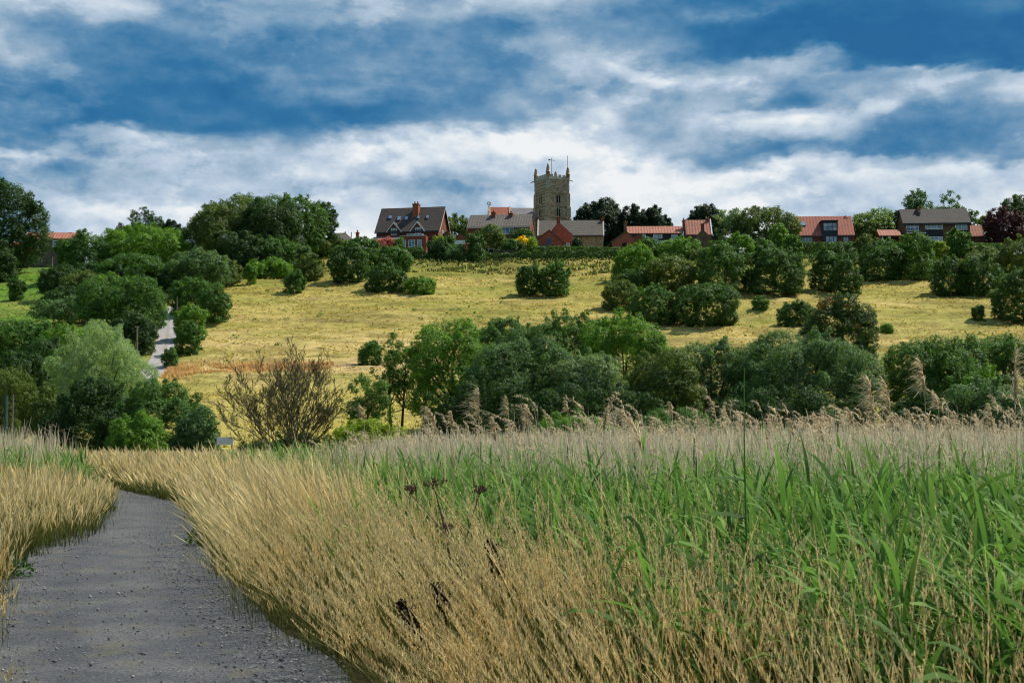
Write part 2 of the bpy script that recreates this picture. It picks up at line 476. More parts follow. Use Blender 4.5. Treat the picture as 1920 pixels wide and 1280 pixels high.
def blade_mat(key, stops_, rnd=(.65, 1.35), trans=.3, tip=None, rough=.6):
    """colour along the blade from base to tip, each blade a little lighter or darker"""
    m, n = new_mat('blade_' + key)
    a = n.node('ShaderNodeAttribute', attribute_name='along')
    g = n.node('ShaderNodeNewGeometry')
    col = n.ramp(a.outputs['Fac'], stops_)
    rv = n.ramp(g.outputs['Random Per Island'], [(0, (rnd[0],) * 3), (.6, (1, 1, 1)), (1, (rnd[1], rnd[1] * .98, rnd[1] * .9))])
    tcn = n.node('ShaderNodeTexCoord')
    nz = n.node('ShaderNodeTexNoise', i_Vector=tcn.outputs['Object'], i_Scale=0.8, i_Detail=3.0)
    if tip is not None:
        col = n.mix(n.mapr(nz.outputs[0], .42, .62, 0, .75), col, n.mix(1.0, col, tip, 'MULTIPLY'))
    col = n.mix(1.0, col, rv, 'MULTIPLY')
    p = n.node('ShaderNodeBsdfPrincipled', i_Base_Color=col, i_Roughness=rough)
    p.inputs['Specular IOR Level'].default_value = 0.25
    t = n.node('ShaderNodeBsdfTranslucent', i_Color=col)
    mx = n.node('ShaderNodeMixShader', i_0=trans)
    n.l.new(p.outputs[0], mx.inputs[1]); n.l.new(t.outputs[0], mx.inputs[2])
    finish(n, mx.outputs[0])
    MATS[key] = m
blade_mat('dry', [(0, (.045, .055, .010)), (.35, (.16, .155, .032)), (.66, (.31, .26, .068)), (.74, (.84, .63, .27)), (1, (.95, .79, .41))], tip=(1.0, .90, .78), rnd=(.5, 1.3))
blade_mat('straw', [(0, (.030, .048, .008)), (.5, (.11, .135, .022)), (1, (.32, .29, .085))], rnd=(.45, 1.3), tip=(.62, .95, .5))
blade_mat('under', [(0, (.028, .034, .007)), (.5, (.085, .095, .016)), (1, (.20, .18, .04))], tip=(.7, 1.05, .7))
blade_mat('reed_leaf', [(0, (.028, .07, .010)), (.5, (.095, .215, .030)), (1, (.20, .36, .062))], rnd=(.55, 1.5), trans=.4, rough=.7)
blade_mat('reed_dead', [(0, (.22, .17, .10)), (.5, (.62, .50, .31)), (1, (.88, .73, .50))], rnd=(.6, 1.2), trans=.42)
blade_mat('plume', [(0, (.52, .40, .24)), (1, (.90, .76, .52))], rnd=(.7, 1.2), trans=.65)
blade_mat('hillgrass', [(0, (.40, .31, .07)), (1, (.62, .48, .14))], rnd=(.6, 1.22), trans=.5, tip=(.68, .85, .55))
blade_mat('hillgreen', [(0, (.12, .20, .03)), (1, (.20, .30, .06))], rnd=(.7, 1.25), trans=.5)
blade_mat('orange_grass', [(0, (.55, .36, .12)), (1, (.78, .52, .24))], rnd=(.75, 1.2), trans=.5, tip=(.9, .85, .6))

# ------------------------------------------------------------------ ground
def ground():
    def geo(a, b, n_): return a + (b - a) * np.linspace(0, 1, n_) ** 2.2
    xs = np.concatenate([-geo(122, 6000, 26)[::-1], np.arange(-121, 130, 0.85), geo(131, 6000, 26)])
    ys = np.concatenate([-geo(20, 6000, 20)[::-1], np.arange(-18, 118, 2.0), np.arange(118, 322, 0.62), geo(323, 7500, 34)])
    X, Y = np.meshgrid(xs, ys)
    Z = H(X, Y)
    V = np.stack([X, Y, Z], -1).reshape(-1, 3)
    nx, ny = len(xs), len(ys)
    i = np.arange(ny - 1)[:, None] * nx + np.arange(nx - 1)[None, :]
    Fq = np.stack([i, i + 1, i + nx + 1, i + nx], -1).reshape(-1, 4)
    x = X.ravel(); y = Y.ravel()
    gold = np.array([.350, .285, .075]); straw = np.array([.50, .365, .145]); green = np.array([.20, .215, .035]); lush = np.array([.10, .19, .02])
    soil = np.array([.050, .043, .017]); dirt = np.array([.26, .17, .105]); orange = np.array([.58, .41, .17])
    def lerp(a, b, t): return a + (b - a) * t[:, None]
    C = np.tile(gold, (len(x), 1))
    C = lerp(C, straw, np.clip(1 - sstep(y, 165, 235) + .9 * fbm(x / 22, y / 6, 31), 0, 1))
    C = lerp(C, green, np.clip(.18 + 1.5 * fbm(x / 15, y / 7, 41) + .5 * sstep(y, 250, 285), 0, .85))
    dk = np.clip(1.9 * fbm(x / 6, y / 1.6, 51), 0, .55)
    C = lerp(C, np.array([.17, .135, .035]), dk)
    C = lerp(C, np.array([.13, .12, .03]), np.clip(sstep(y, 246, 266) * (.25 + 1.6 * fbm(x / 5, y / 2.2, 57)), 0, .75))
    scar = np.exp(-((y - 208) / 2.2) ** 2) * np.exp(-((x + 27) / 8.0) ** 2)
    C = lerp(C, np.array([.11, .09, .03]), np.clip(scar * .9, 0, 1))
    # strip of tall orange grass by the foot of the lane, and the flatter pasture below it
    low = sstep(-y, -166, -158)
    C = lerp(C, np.array([.36, .30, .07]), low * .8)
    p = hit(400, 697)
    org = np.exp(-((y - p.y - .10 * (x - p.x) - 3 * fbm(x / 6, y / 9, 4)) / 3.6) ** 2) * sstep(x, -48, -42) * (1 - sstep(x, -34, -20))
    C = lerp(C, orange, np.clip(org * 1.1, 0, 1))
    p = hit(672, 688)
    pat = np.exp(-((y - p.y) / 1.6) ** 2 - ((x - p.x) / 3.4) ** 2)
    C = lerp(C, dirt, np.clip(pat * 1.5, 0, 1))
    # pasture left of the lane
    lx = np.interp(y, LANE2[:, 1], LANE2[:, 0])
    left = sstep(lx - x, 1.5, 5) * sstep(y, 120, 140)
    C = lerp(C, lush, left * np.clip(.75 + 1.3 * fbm(x / 14, y / 8, 61), 0.1, 1))
    ld = lane_dist(x, y)
    C = lerp(C, np.array([.20, .22, .05]), (1 - sstep(ld, 1.4, 3.5)) * (x < lx) * .8)
    top = sstep(y, 292, 300)
    C = lerp(C, np.array([.10, .15, .03]), top)
    near = 1 - sstep(y, 100, 122)
    C = lerp(C, soil, near)
    C = lerp(C, np.array([.35, .30, .13]), near * np.exp(-((y - 78) / 8) ** 2 - ((x + 21) / 5) ** 2))
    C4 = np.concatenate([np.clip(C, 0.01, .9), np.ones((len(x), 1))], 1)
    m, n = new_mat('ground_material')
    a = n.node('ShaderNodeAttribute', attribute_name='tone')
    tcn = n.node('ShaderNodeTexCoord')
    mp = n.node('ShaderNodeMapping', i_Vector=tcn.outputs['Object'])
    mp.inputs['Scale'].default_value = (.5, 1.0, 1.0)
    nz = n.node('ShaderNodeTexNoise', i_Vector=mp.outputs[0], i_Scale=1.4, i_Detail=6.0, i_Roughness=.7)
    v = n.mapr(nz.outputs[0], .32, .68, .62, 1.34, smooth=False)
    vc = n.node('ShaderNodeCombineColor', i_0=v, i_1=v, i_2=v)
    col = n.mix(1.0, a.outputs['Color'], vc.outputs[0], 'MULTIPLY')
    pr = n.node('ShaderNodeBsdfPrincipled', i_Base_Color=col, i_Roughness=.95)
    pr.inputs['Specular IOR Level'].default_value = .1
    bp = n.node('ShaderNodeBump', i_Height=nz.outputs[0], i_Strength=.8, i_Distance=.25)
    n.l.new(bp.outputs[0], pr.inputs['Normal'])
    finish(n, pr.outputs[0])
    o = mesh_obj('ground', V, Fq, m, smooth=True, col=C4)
    o['kind'] = 'structure'
ground()

def strip(name, P, half, mat, zoff, nx=9, flat=True, edge=0.0):
    t = np.gradient(P, axis=0); t /= np.linalg.norm(t, axis=1)[:, None]
    nrm = np.stack([t[:, 1], -t[:, 0]], 1)
    u = np.linspace(-1, 1, nx)
    wob = 1 + edge * np.stack([fbm(P[:, 1] / 1.7, P[:, 0] * 0 + 3, 71), fbm(P[:, 1] / 1.7, P[:, 0] * 0 + 9, 72)], 1)
    hw = np.where(u[None, :] < 0, wob[:, :1], wob[:, 1:]) * half
    X = P[:, None, 0] + nrm[:, None, 0] * u[None, :] * hw
    Y = P[:, None, 1] + nrm[:, None, 1] * u[None, :] * hw
    Z = (H(X, Y)) + zoff
    V = np.stack([X, Y, Z], -1).reshape(-1, 3)
    m = len(P)
    i = np.arange(m - 1)[:, None] * nx + np.arange(nx - 1)[None, :]
    Fq = np.stack([i, i + 1, i + nx + 1, i + nx], -1).reshape(-1, 4)
    uu = np.tile(u, m)
    return mesh_obj(name, V, Fq, mat, smooth=True, attr=uu)

def path_mat():
    m, n = new_mat('path_surface')
    tcn = n.node('ShaderNodeTexCoord')
    v = tcn.outputs['Object']
    a = n.node('ShaderNodeAttribute', attribute_name='along')
    n1 = n.node('ShaderNodeTexNoise', i_Vector=v, i_Scale=1.1, i_Detail=4.0, i_Roughness=.6)
    n2 = n.node('ShaderNodeTexNoise', i_Vector=v, i_Scale=42.0, i_Detail=3.0, i_Roughness=.7)
    n3 = n.node('ShaderNodeTexVoronoi', i_Vector=v, i_Scale=26.0)
    col = n.mix(n.mapr(n1.outputs[0], .35, .65), (.046, .048, .053), (.092, .090, .086))
    col = n.mix(n.mapr(n2.outputs[0], .45, .72, 0, .65), col, (.19, .185, .18))
    col = n.mix(n.mapr(n2.outputs[0], .44, .28, 0, .7), col, (.025, .026, .028))
    e = n.math('ABSOLUTE', a.outputs['Fac'])
    grit = n.math('ADD', n.mapr(a.outputs['Fac'], .15, .7), n.math('ADD', n.mapr(e, .6, .95, 0, .8), n.mapr(n1.outputs[0], .50, .62, 0, .7)))
    stone = n.ramp(n3.outputs['Color'], [(0, (.04, .04, .04)), (.5, (.15, .145, .135)), (1, (.40, .38, .34))])
    col = n.mix(n.math('MULTIPLY', grit, n.mapr(n3.outputs['Distance'], .45, .25, 0, .75), clamp=True), col, stone)
    n4 = n.node('ShaderNodeTexNoise', i_Vector=v, i_Scale=2.4, i_Detail=6.0)
    moss = n.math('MULTIPLY', n.mapr(n4.outputs[0], .52, .68), .5)
    trk = n.mapr(n.math('ABSOLUTE', n.math('SUBTRACT', e, .42)), .22, .0, 0, .35)
    col = n.mix(trk, col, (.040, .042, .048))
    col = n.mix(moss, col, (.135, .115, .06))
    p = n.node('ShaderNodeBsdfPrincipled', i_Base_Color=col, i_Roughness=.75)
    p.inputs['Specular IOR Level'].default_value = .35
    hh = n.math('ADD', n2.outputs[0], n.math('MULTIPLY', n3.outputs['Distance'], -.8))
    bp = n.node('ShaderNodeBump', i_Height=hh, i_Strength=.55, i_Distance=.02)
    n.l.new(bp.outputs[0], p.inputs['Normal'])
    finish(n, p.outputs[0])
    return m
o = strip('path', PATH, PW + .12, path_mat(), .012, 15, edge=.12)
o['kind'] = 'structure'

def lane_mat():
    m, n = new_mat('lane_surface')
    tcn = n.node('ShaderNodeTexCoord')
    a = n.node('ShaderNodeAttribute', attribute_name='along')
    nz = n.node('ShaderNodeTexNoise', i_Vector=tcn.outputs['Object'], i_Scale=.9, i_Detail=5.0)
    col = n.mix(n.mapr(nz.outputs[0], .35, .65), (.27, .25, .24), (.36, .34, .32))
    e = n.math('ABSOLUTE', a.outputs['Fac'])
    col = n.mix(n.mapr(e, .22, .08, 0, .45), col, (.22, .19, .14))
    col = n.mix(n.mapr(e, .8, 1.0, 0, .5), col, (.22, .19, .13))
    p = n.node('ShaderNodeBsdfPrincipled', i_Base_Color=col, i_Roughness=.85)
    finish(n, p.outputs[0])
    return m
o = strip('lane', LANE2, 1.4, lane_mat(), .07, 7, edge=.08)
o['kind'] = 'structure'

# ------------------------------------------------------------------ cloud overhead that keeps the reed bed in shade
def cloud():
    rng = np.random.default_rng(5)
    h = 620.0
    k = h / sdir.z
    c = np.array([sdir.x * k + 6, sdir.y * k - 66, h])
    import bmesh
    bm = bmesh.new()
    bmesh.ops.create_icosphere(bm, subdivisions=6, radius=1.0)
    V = np.array([v.co[:] for v in bm.verts])
    n_ = 1 + .16 * fbm(V[:, 0] * 3 + 9, V[:, 1] * 3 + V[:, 2] * 2, 3, 5)
    for v, co, q in zip(bm.verts, V, n_):
        v.co = (co[0] * 150 * q + c[0], co[1] * 128 * q + c[1], (co[2] * (26 if co[2] > 0 else 8)) * q + c[2])
    me = bpy.data.meshes.new('cloud')
    bm.to_mesh(me); bm.free()
    m, n = new_mat('cloud_material')
    d = n.node('ShaderNodeBsdfDiffuse', i_Color=(.9, .9, .9, 1))
    t = n.node('ShaderNodeBsdfTransparent')
    tcn = n.node('ShaderNodeTexCoord')
    yy = n.node('ShaderNodeSeparateXYZ', i_0=tcn.outputs['Object']).outputs[1]
    cn = n.node('ShaderNodeTexNoise', i_Vector=tcn.outputs['Object'], i_Scale=.03, i_Detail=4.0)
    thick = n.mapr(yy, c[1] + 70, c[1] + 108, .13, .04)      # the cloud thins out towards its edge
    mx = n.node('ShaderNodeMixShader', i_0=n.math('ADD', thick, n.math('MULTIPLY', n.math('SUBTRACT', cn.outputs[0], .5), .12)))
    n.l.new(t.outputs[0], mx.inputs[1]); n.l.new(d.outputs[0], mx.inputs[2])
    finish(n, mx.outputs[0])
    me.materials.append(m)
    ob = bpy.data.objects.new('cloud', me)
    COL.objects.link(ob)
    ob['kind'] = 'structure'
cloud()

# ------------------------------------------------------------------ buildings
class Building:
    def __init__(s, name, label, pc, d, rot, py_base, cat='house', group=None):
        s.pc, s.d, s.rot = pc, d, R(rot)
        p = at(pc, py_base, d)
        s.z0 = p.z
        s.o = empty(name, p, s.rot)
        tag(s.o, label, cat, group)
    def U(s, px): return (px - s.pc) * s.d / F * 1.0076 / math.cos(s.rot)
    def Z(s, py, v=0.0): return EYE + slope_of(py) * (s.d + v) - s.z0
    def mesh(s, name, V, Fc, mat, parent=None):
        return mesh_obj(name, V, Fc, MATS[mat] if isinstance(mat, str) else mat, parent or s.o)
    def boxm(s, name, u0, u1, v0, v1, w0, w1, mat, parent=None):
        V = [(u0, v0, w0), (u1, v0, w0), (u1, v1, w0), (u0, v1, w0), (u0, v0, w1), (u1, v0, w1), (u1, v1, w1), (u0, v1, w1)]
        Fc = [(0, 3, 2, 1), (4, 5, 6, 7), (0, 1, 5, 4), (1, 2, 6, 5), (2, 3, 7, 6), (3, 0, 4, 7)]
        return s.mesh(name, V, Fc, mat, parent)
    def box(s, name, px0, px1, py0, py1, v0, v1, mat, parent=None):
        return s.boxm(name, s.U(px0), s.U(px1), v0, v1, s.Z(py1), s.Z(py0), mat, parent)
    def boxes(s, name, L, mat, parent=None):
        V = []; Fc = []
        for (u0, u1, v0, v1, w0, w1) in L:
            k = len(V)
            V += [(u0, v0, w0), (u1, v0, w0), (u1, v1, w0), (u0, v1, w0), (u0, v0, w1), (u1, v0, w1), (u1, v1, w1), (u0, v1, w1)]
            Fc += [tuple(k + i for i in f) for f in [(0, 3, 2, 1), (4, 5, 6, 7), (0, 1, 5, 4), (1, 2, 6, 5), (2, 3, 7, 6), (3, 0, 4, 7)]]
        return s.mesh(name, V, Fc, mat, parent)
    def extr(s, name, prof, a, b, axis, mat, parent=None):
        """profile of (p, w) swept from a to b; axis 'u': profile lies in v-w, axis 'v': profile lies in u-w"""
        n = len(prof)
        f = (lambda t, p, w: (t, p, w)) if axis == 'u' else (lambda t, p, w: (p, t, w))
        V = [f(a, p, w) for p, w in prof] + [f(b, p, w) for p, w in prof]
        Fc = [tuple(range(n)), tuple(range(2 * n - 1, n - 1, -1))] + [(i, i + n, (i + 1) % n + n, (i + 1) % n) for i in range(n)]
        return s.mesh(name, V, Fc, mat, parent)
    def gwall(s, name, p0, p1, a, b, he, hr, axis, mat, low=-1.2, parent=None, pm=None):
        pm = (p0 + p1) / 2 if pm is None else pm
        return s.extr(name, [(p0, low), (p0, he), (pm, hr), (p1, he), (p1, low)], a, b, axis, mat, parent)
    def groof(s, name, p0, p1, a, b, he, hr, axis, mat, oh=.35, t=.18, ohg=.25, parent=None, pm=None):
        pm = (p0 + p1) / 2 if pm is None else pm
        m0 = (hr - he) / (pm - p0); m1 = (hr - he) / (p1 - pm)
        L = (p0 - oh, he - m0 * oh + .03); Rr = (p1 + oh, he - m1 * oh + .03); T_ = (pm, hr + .03)
        prof = [L, T_, Rr, (Rr[0], Rr[1] + t), (pm, T_[1] + t), (L[0], L[1] + t)]
        return s.extr(name, prof, a - ohg, b + ohg, axis, mat, parent)
    def window(s, px0, px1, py0, py1, v=0.0, nx=1, ny=1, frame='white_paint', bar=.13, pane='glass', parent=None, name='window'):
        u0, u1, w0, w1 = s.U(px0), s.U(px1), s.Z(py1, v), s.Z(py0, v)
        L = [(u0, u1, v - .07, v + .05, w0 - .02, w0 + bar), (u0, u1, v - .07, v + .05, w1 - bar, w1),
             (u0, u0 + bar, v - .06, v + .05, w0 + bar, w1 - bar), (u1 - bar, u1, v - .06, v + .05, w0 + bar, w1 - bar)]
        for i in range(1, nx):
            u = u0 + (u1 - u0) * i / nx
            L.append((u - bar * .45, u + bar * .45, v - .05, v + .05, w0 + bar, w1 - bar))
        for i in range(1, ny):
            w = w0 + (w1 - w0) * i / ny
            L.append((u0 + bar, u1 - bar, v - .045, v + .05, w - bar * .4, w + bar * .4))
        f = s.boxes(name, L, frame, parent)
        s.boxm('pane', u0 + .02, u1 - .02, v - .02, v + .04, w0 + .02, w1 - .02, pane, f)
        return f
    def rooflight(s, px0, px1, py0, py1, v0, he, slope):
        """window lying in the front roof slope; slope = (hr-he)/(half depth)"""
        def pt(px, py):
            # intersect pixel row with the sloping roof plane w = he + slope*(v - v0)
            # w(v) = EYE + (820-py)/F*(d+v) - z0
            k = slope_of(py)
            v = (EYE + k * s.d - s.z0 - he + slope * v0) / (slope - k)
            return (s.U(px), v, he + slope * (v - v0))
        nrm = Vector((0, -slope, 1)).normalized()
        q = [Vector(pt(*a)) for a in ((px0, py1), (px1, py1), (px1, py0), (px0, py0))]
        V = [tuple(a + nrm * .12) for a in q] + [tuple(a + nrm * .30) for a in q]
        Fc = [(3, 2, 1, 0), (4, 5, 6, 7), (0, 1, 5, 4), (1, 2, 6, 5), (2, 3, 7, 6), (3, 0, 4, 7)]
        f = s.mesh('roof_window', V, Fc, 'lead_grey')
        c = sum(q, Vector()) / 4
        q2 = [c + (a - c) * .84 for a in q]
        V = [tuple(a + nrm * .26) for a in q2] + [tuple(a + nrm * .325) for a in q2]
        s.mesh('pane', V, Fc, 'roof_glass', f)
    def chimney(s, px0, px1, py0, py1, v0, v1, mat, pots=1, parent=None, band=True):
        u0, u1, w0, w1 = s.U(px0), s.U(px1), s.Z(py1), s.Z(py0)
        c = s.boxes('chimney', [(u0, u1, v0, v1, w0, w1 - .25), (u0 - .08, u1 + .08, v0 - .08, v1 + .08, w1 - .25, w1)], mat, parent)
        br = []
        for i in range(pots):
            u = u0 + (u1 - u0) * (i + .5) / pots
            br.append(([(u, (v0 + v1) / 2, w1 - .02), (u, (v0 + v1) / 2, w1 + .25), (u, (v0 + v1) / 2, w1 + .55)], [.2, .16, .17]))
        for b in br:
            V, Fq = tubes([b], 8)
            mesh_obj('chimney_pot', V, Fq, MATS['brick_orange'], c)
        return c

def red_semi():
    b = Building('brick_house', 'tall red brick house with two pointed dormers, brown tiled roof and one big chimney', 764, 318, -12, 474)
    U, Z = b.U, b.Z
    u0, u1 = U(705), U(822)
    W = 9.6
    he = Z(431); hr = b.Z(391, W / 2)
    sl = (hr - he) / (W / 2)
    b.gwall('wall', 0, W, u0, u1, he - .05, hr - .15, 'u', 'brick_dark')
    rf = b.groof('roof', 0, W, u0, u1, he, hr, 'u', 'tile_brown', oh=.5, ohg=.4)
    # barge boards on the gable end
    for side in (0, 1):
        p = [(-.55, he - sl * .55), (W / 2, hr), (W / 2, hr - .35), (-.55, he - sl * .55 - .35)] if side == 0 else [(W + .55, he - sl * .55), (W / 2, hr), (W / 2, hr - .35), (W + .55, he - sl * .55 - .35)]
        b.extr('barge_board', p, u1 + .41, u1 + .50, 'u', 'cream_paint')
    for (ap, l, r, wx0, wx1) in ((738.5, 725, 753, 733.2, 744), (783, 770, 797, 779, 789.3)):
        ul, ur, ua = U(l), U(r), U(ap)
        hb, ht = Z(430), Z(417)
        g = b.gwall('dormer', ul + .25, ur - .25, -.25, 2.6, hb - .1, ht - .2, 'v', 'brick_dark', low=Z(443), pm=ua)
        b.groof('dormer_roof', ul + .3, ur - .3, -.5, 2.9, hb, ht, 'v', 'tile_brown', oh=.3, t=.14, ohg=0, parent=g, pm=ua)
        for s_ in (0, 1):
            e = ul - .05 if s_ == 0 else ur + .05
            b.extr('barge_board', [(e, hb - .45), (ua, ht + .12), (ua, ht - .22), (e, hb - .72)], -.60, -.51, 'v', 'white_paint', g)
        b.window(wx0, wx1, 427.5, 440, -.27, 2, 2, parent=g)
    b.chimney(767, 778, 378.5, 404, 2.6, 4.3, 'brick_orange', 2)
    for (x0, x1, y0, y1) in ((720.5, 727.5, 404.5, 410.5), (738.5, 745.5, 406.5, 414), (752.8, 759.5, 407, 414), (776.8, 781, 406.5, 412), (793.5, 798.5, 406.5, 412)):
        b.rooflight(x0, x1, y0, y1, 0, he, sl)
    # lean-to at the low end
    x0, x1 = U(700), U(757)
    b.extr('lean_to', [(-2.4, Z(450)), (0, Z(442.5)), (0, Z(444.5)), (-2.4, Z(452))], x0, x1, 'u', 'slate')
    b.boxm('lean_to_wall', x0 + .2, x1, -2.0, -.02, -1, Z(451.5), 'cream_paint')
    # flat roofed extension with a roof lantern
    e = b.boxm('extension', U(757.5), U(806), -3.2, -.02, -1, Z(443.2, -3), 'brick_red')
    b.boxm('parapet', U(757), U(806.5), -3.3, -3.21, Z(443.6, -3), Z(442.4, -3), 'cream_paint', e)
    for (x0, x1, y0, nx, ny) in ((760.7, 768.8, 450, 1, 2), (773, 786, 450.3, 2, 1), (789.8, 798.2, 450.3, 1, 2)):
        b.window(x0, x1, y0, 464, -3.22, nx, ny, parent=e, name='window' if nx == 1 else 'french_door')
    L = []
    ux0, ux1 = U(770), U(799)
    for i in range(5):
        u = ux0 + (ux1 - ux0) * i / 4
        L.append((u - .08, u + .08, -2.9, -2.75, Z(443, -3), Z(439.3, -3)))
    L += [(ux0 - .1, ux1 + .1, -2.95, -2.7, Z(439.3, -3), Z(438.7, -3)), (ux0 - .1, ux1 + .1, -2.98, -2.66, Z(443.2, -3) - .02, Z(442.6, -3))]
    ln = b.boxes('roof_lantern', L, 'white_paint', e)
    b.boxm('pane', ux0, ux1, -2.86, -1.0, Z(442.7, -3), Z(439.4, -3), 'glass', ln)
    # gable end window
    g = b.boxes('gable_window', [(u1 + .0, u1 + .09, 3.2, 4.6, Z(441), Z(430))], 'white_paint')
    b.boxm('pane', u1 + .02, u1 + .12, 3.35, 4.45, Z(440), Z(431), 'glass', g)
    # gutter and downpipe
    b.boxes('gutter', [(u0 - .4, u1 + .4, -.66, -.53, he - .75, he - .60), (u0 - .05, u0 + .06, -.14, -.02, -.5, he - .7)], 'metal_dark')
red_semi()

def semi_two():
    b = Building('brick_house', 'long low red brick house with a ribbed concrete tile roof below the church nave', 934, 318, -8, 474)
    U, Z = b.U, b.Z
    u0, u1 = U(876.5), U(993)
    W = 8.4
    he = Z(424.5); hr = b.Z(404, W / 2)
    sl = (hr - he) / (W / 2)
    b.gwall('wall', 0, W, u0, u1, he - .05, hr - .15, 'u', 'brick_dark')
    b.groof('roof', 0, W, u0, u1, he, hr, 'u', 'tile_concrete', oh=.35, ohg=.15)
    b.boxes('fascia', [(u0 - .2, u1 + .2, -.46, -.38, he - .42, he - .12)], 'cream_paint')
    for x in (921, 954):
        b.chimney(x - 3.6, x + 3.6, 393.5 if x == 921 else 396, 409, W / 2 - 1.2, W / 2 - .1, 'brick_red', 1)
    b.window(906, 927, 427.3, 438, 0, 3, 1)
    b.window(941, 963, 427.3, 439, 0, 3, 1, bar=.13)
    b.boxes('downpipe', [(U(933), U(933) + .16, -.2, -.02, -1, he - .4)], 'cream_paint')
    b.boxes('pilaster', [(U(931), U(936), -.16, -.21 + .20, -1, he - .42)], 'brick_red')
semi_two()

def church():
    d = 345.0
    b = Building('church', 'old stone church with a battlemented tower, corner pinnacles and long low nave', 1027, d, 30, 474, 'church')
    z = lambda py: b.Z(py)
    s = 6.25
    H_par = z(327); H_str = z(334)
    wall = b.boxm('tower', 0, s, 0, s, -2, H_str, 'stone_tower')
    # string courses
    for py in (334, 359, 383.5, 405.5):
        h = z(py)
        b.boxes('string_course', [(-.14, s + .14, -.14, s + .14, h - .12, h + .12)], 'stone_pale' if py == 334 else 'stone_tower')
    # stepped corner buttresses
    for (u, v) in ((0, 0), (s, 0), (0, s), (s, s)):
        su = -1 if u == 0 else 1; sv = -1 if v == 0 else 1
        L = []
        for (lo, hi, e) in ((-2, z(405.5) - .14, .42), (z(405.5) + .13, z(383.5) - .14, .30), (z(383.5) + .13, z(359) - .14, .18)):
            a0, a1 = sorted((u + su * e, u - su * .9)); c0, c1 = sorted((v + sv * e, v - sv * .9))
            L.append((a0, a1, c0, c1, lo, hi))
        b.boxes('buttress', L, 'stone_tower')
    # pale quoins near the top
    rr = random.Random(3)
    for (u, v) in ((0, 0), (s, 0), (0, s)):
        py = 353
        while py > 336:
            e = rr.uniform(.35, 1.0); f_ = rr.uniform(.35, 1.0)
            if u == 0 and v == 0: q = (-.05, e * 1.15, -.05, f_ * .7)
            elif u == s: q = (s - e * .8, s + .05, -.05, f_ * .5)
            else: q = (-.05, f_ * .5, s - e * .8, s + .05)
            b.boxm('quoin', *q, z(py), z(py) + .40, 'stone_pale')
            py -= 3.3 if rr.random() < .75 else 6.6
    # parapet with battlements
    t = .4
    hb = z(329.5)
    L = [(-.02, s + .02, -.02, t, H_str + .12, hb), (-.02, s + .02, s - t, s + .02, H_str + .12, hb), (-.02, t, t, s - t, H_str + .12, hb), (s - t, s + .02, t, s - t, H_str + .12, hb)]
    par = b.boxes('parapet', L, 'stone_pale')
    ht = z(325.2)
    n = 4
    for i in range(n):
        a = .75 + (s - 1.5) * (i + .16) / n; c = .75 + (s - 1.5) * (i + .70) / n
        for (x0, x1, y0, y1) in ((a, c, -.02, t), (a, c, s - t, s + .02), (-.02, t, a, c), (s - t, s + .02, a, c)):
            b.boxm('merlon', x0, x1, y0, y1, hb, ht, 'stone_pale', par)
    # crocketed pinnacles
    for (u, v, py) in ((.25, .25, 305.5), (s - .25, .25, 308), (.25, s - .25, 308), (s - .25, s - .25, 309)):
        h0, h1 = H_str + .1, z(py)
        w = .40
        hm = h0 + (h1 - h0) * .40
        P = [(u, v, h0), (u, v, hm - .02), (u, v, hm), (u, v, hm + .22), (u, v, hm + .24), (u, v, (hm + h1) / 2), (u, v, h1 - .4), (u, v, h1 - .34), (u, v, h1 - .18), (u, v, h1)]
        rad = [w * 1.3, w * 1.25, w * 1.5, w * 1.5, w * 1.2, w * .80, w * .42, w * .55, w * .40, .04]
        V, Fq = tubes([(P, rad)], 4)
        pn = mesh_obj('pinnacle', V, Fq, MATS['stone_tower'], b.o)
        L = []
        for i in range(5):
            tt = (i + .5) / 5.5
            hh = hm + .3 + (h1 - .4 - hm - .3) * tt
            rr_ = w * (1.05 - .72 * tt)
            for (q, r) in ((1, 0), (-1, 0), (0, 1), (0, -1)):
                L.append((u + q * rr_ - .09, u + q * rr_ + .09, v + r * rr_ - .09, v + r * rr_ + .09, hh, hh + .2))
        b.boxes('crocket', L, 'stone_tower', pn)
    # gargoyles at the string below the parapet
    for (u, v, du, dv) in ((-.1, s - .1, -.75, .5), (s + .1, .1, .8, -.35), (s + .1, s - .1, .6, .6)):
        h = z(335.5)
        V, Fq = tubes([([(u, v, h + .2), (u + du * .45, v + dv * .45, h + .2), (u + du * .85, v + dv * .85, h + .05), (u + du * 1.1, v + dv * 1.1, h - .15)], [.16, .14, .12, .04])], 5)
        mesh_obj('gargoyle', V, Fq, MATS['stone_tower'], b.o)
    # two-light belfry openings with pointed heads
    def light(face, c, py0, py1, wd, nm, single=False):
        h0, h1 = z(py1), z(py0)
        def bx(a0, a1, o0, o1, w0, w1):
            return (a0, a1, -o1, -o0, w0, w1) if face == 'u' else (-o1, -o0, a0, a1, w0, w1)
        sur = b.boxes(nm, [bx(c - wd - .25, c - wd, -.05, .10, h0 - .1, h1 - .2), bx(c + wd, c + wd + .25, -.05, .10, h0 - .1, h1 - .2), bx(c - wd - .25, c + wd + .25, -.05, .13, h0 - .3, h0 - .1),
                           bx(c - .09, c + .09, -.05, .08, h0 - .1, h1 - .35), bx(c - wd - .2, c + wd + .2, -.05, .09, h1 + .25, h1 + .42)], 'stone_tower')
        for sgn in (-1, 1):
            m_ = c + sgn * wd / 2; hw = wd / 2 - .07
            prof = [(m_ - hw, h0 - .1), (m_ + hw, h0 - .1), (m_ + hw, h1 - .35), (m_ + hw * .6, h1 - .05), (m_, h1 + .15), (m_ - hw * .6, h1 - .05), (m_ - hw, h1 - .35)]
            b.extr('louvre', prof, -.03, .05, 'v' if face == 'u' else 'u', 'dark_void', sur)
    k = d / F
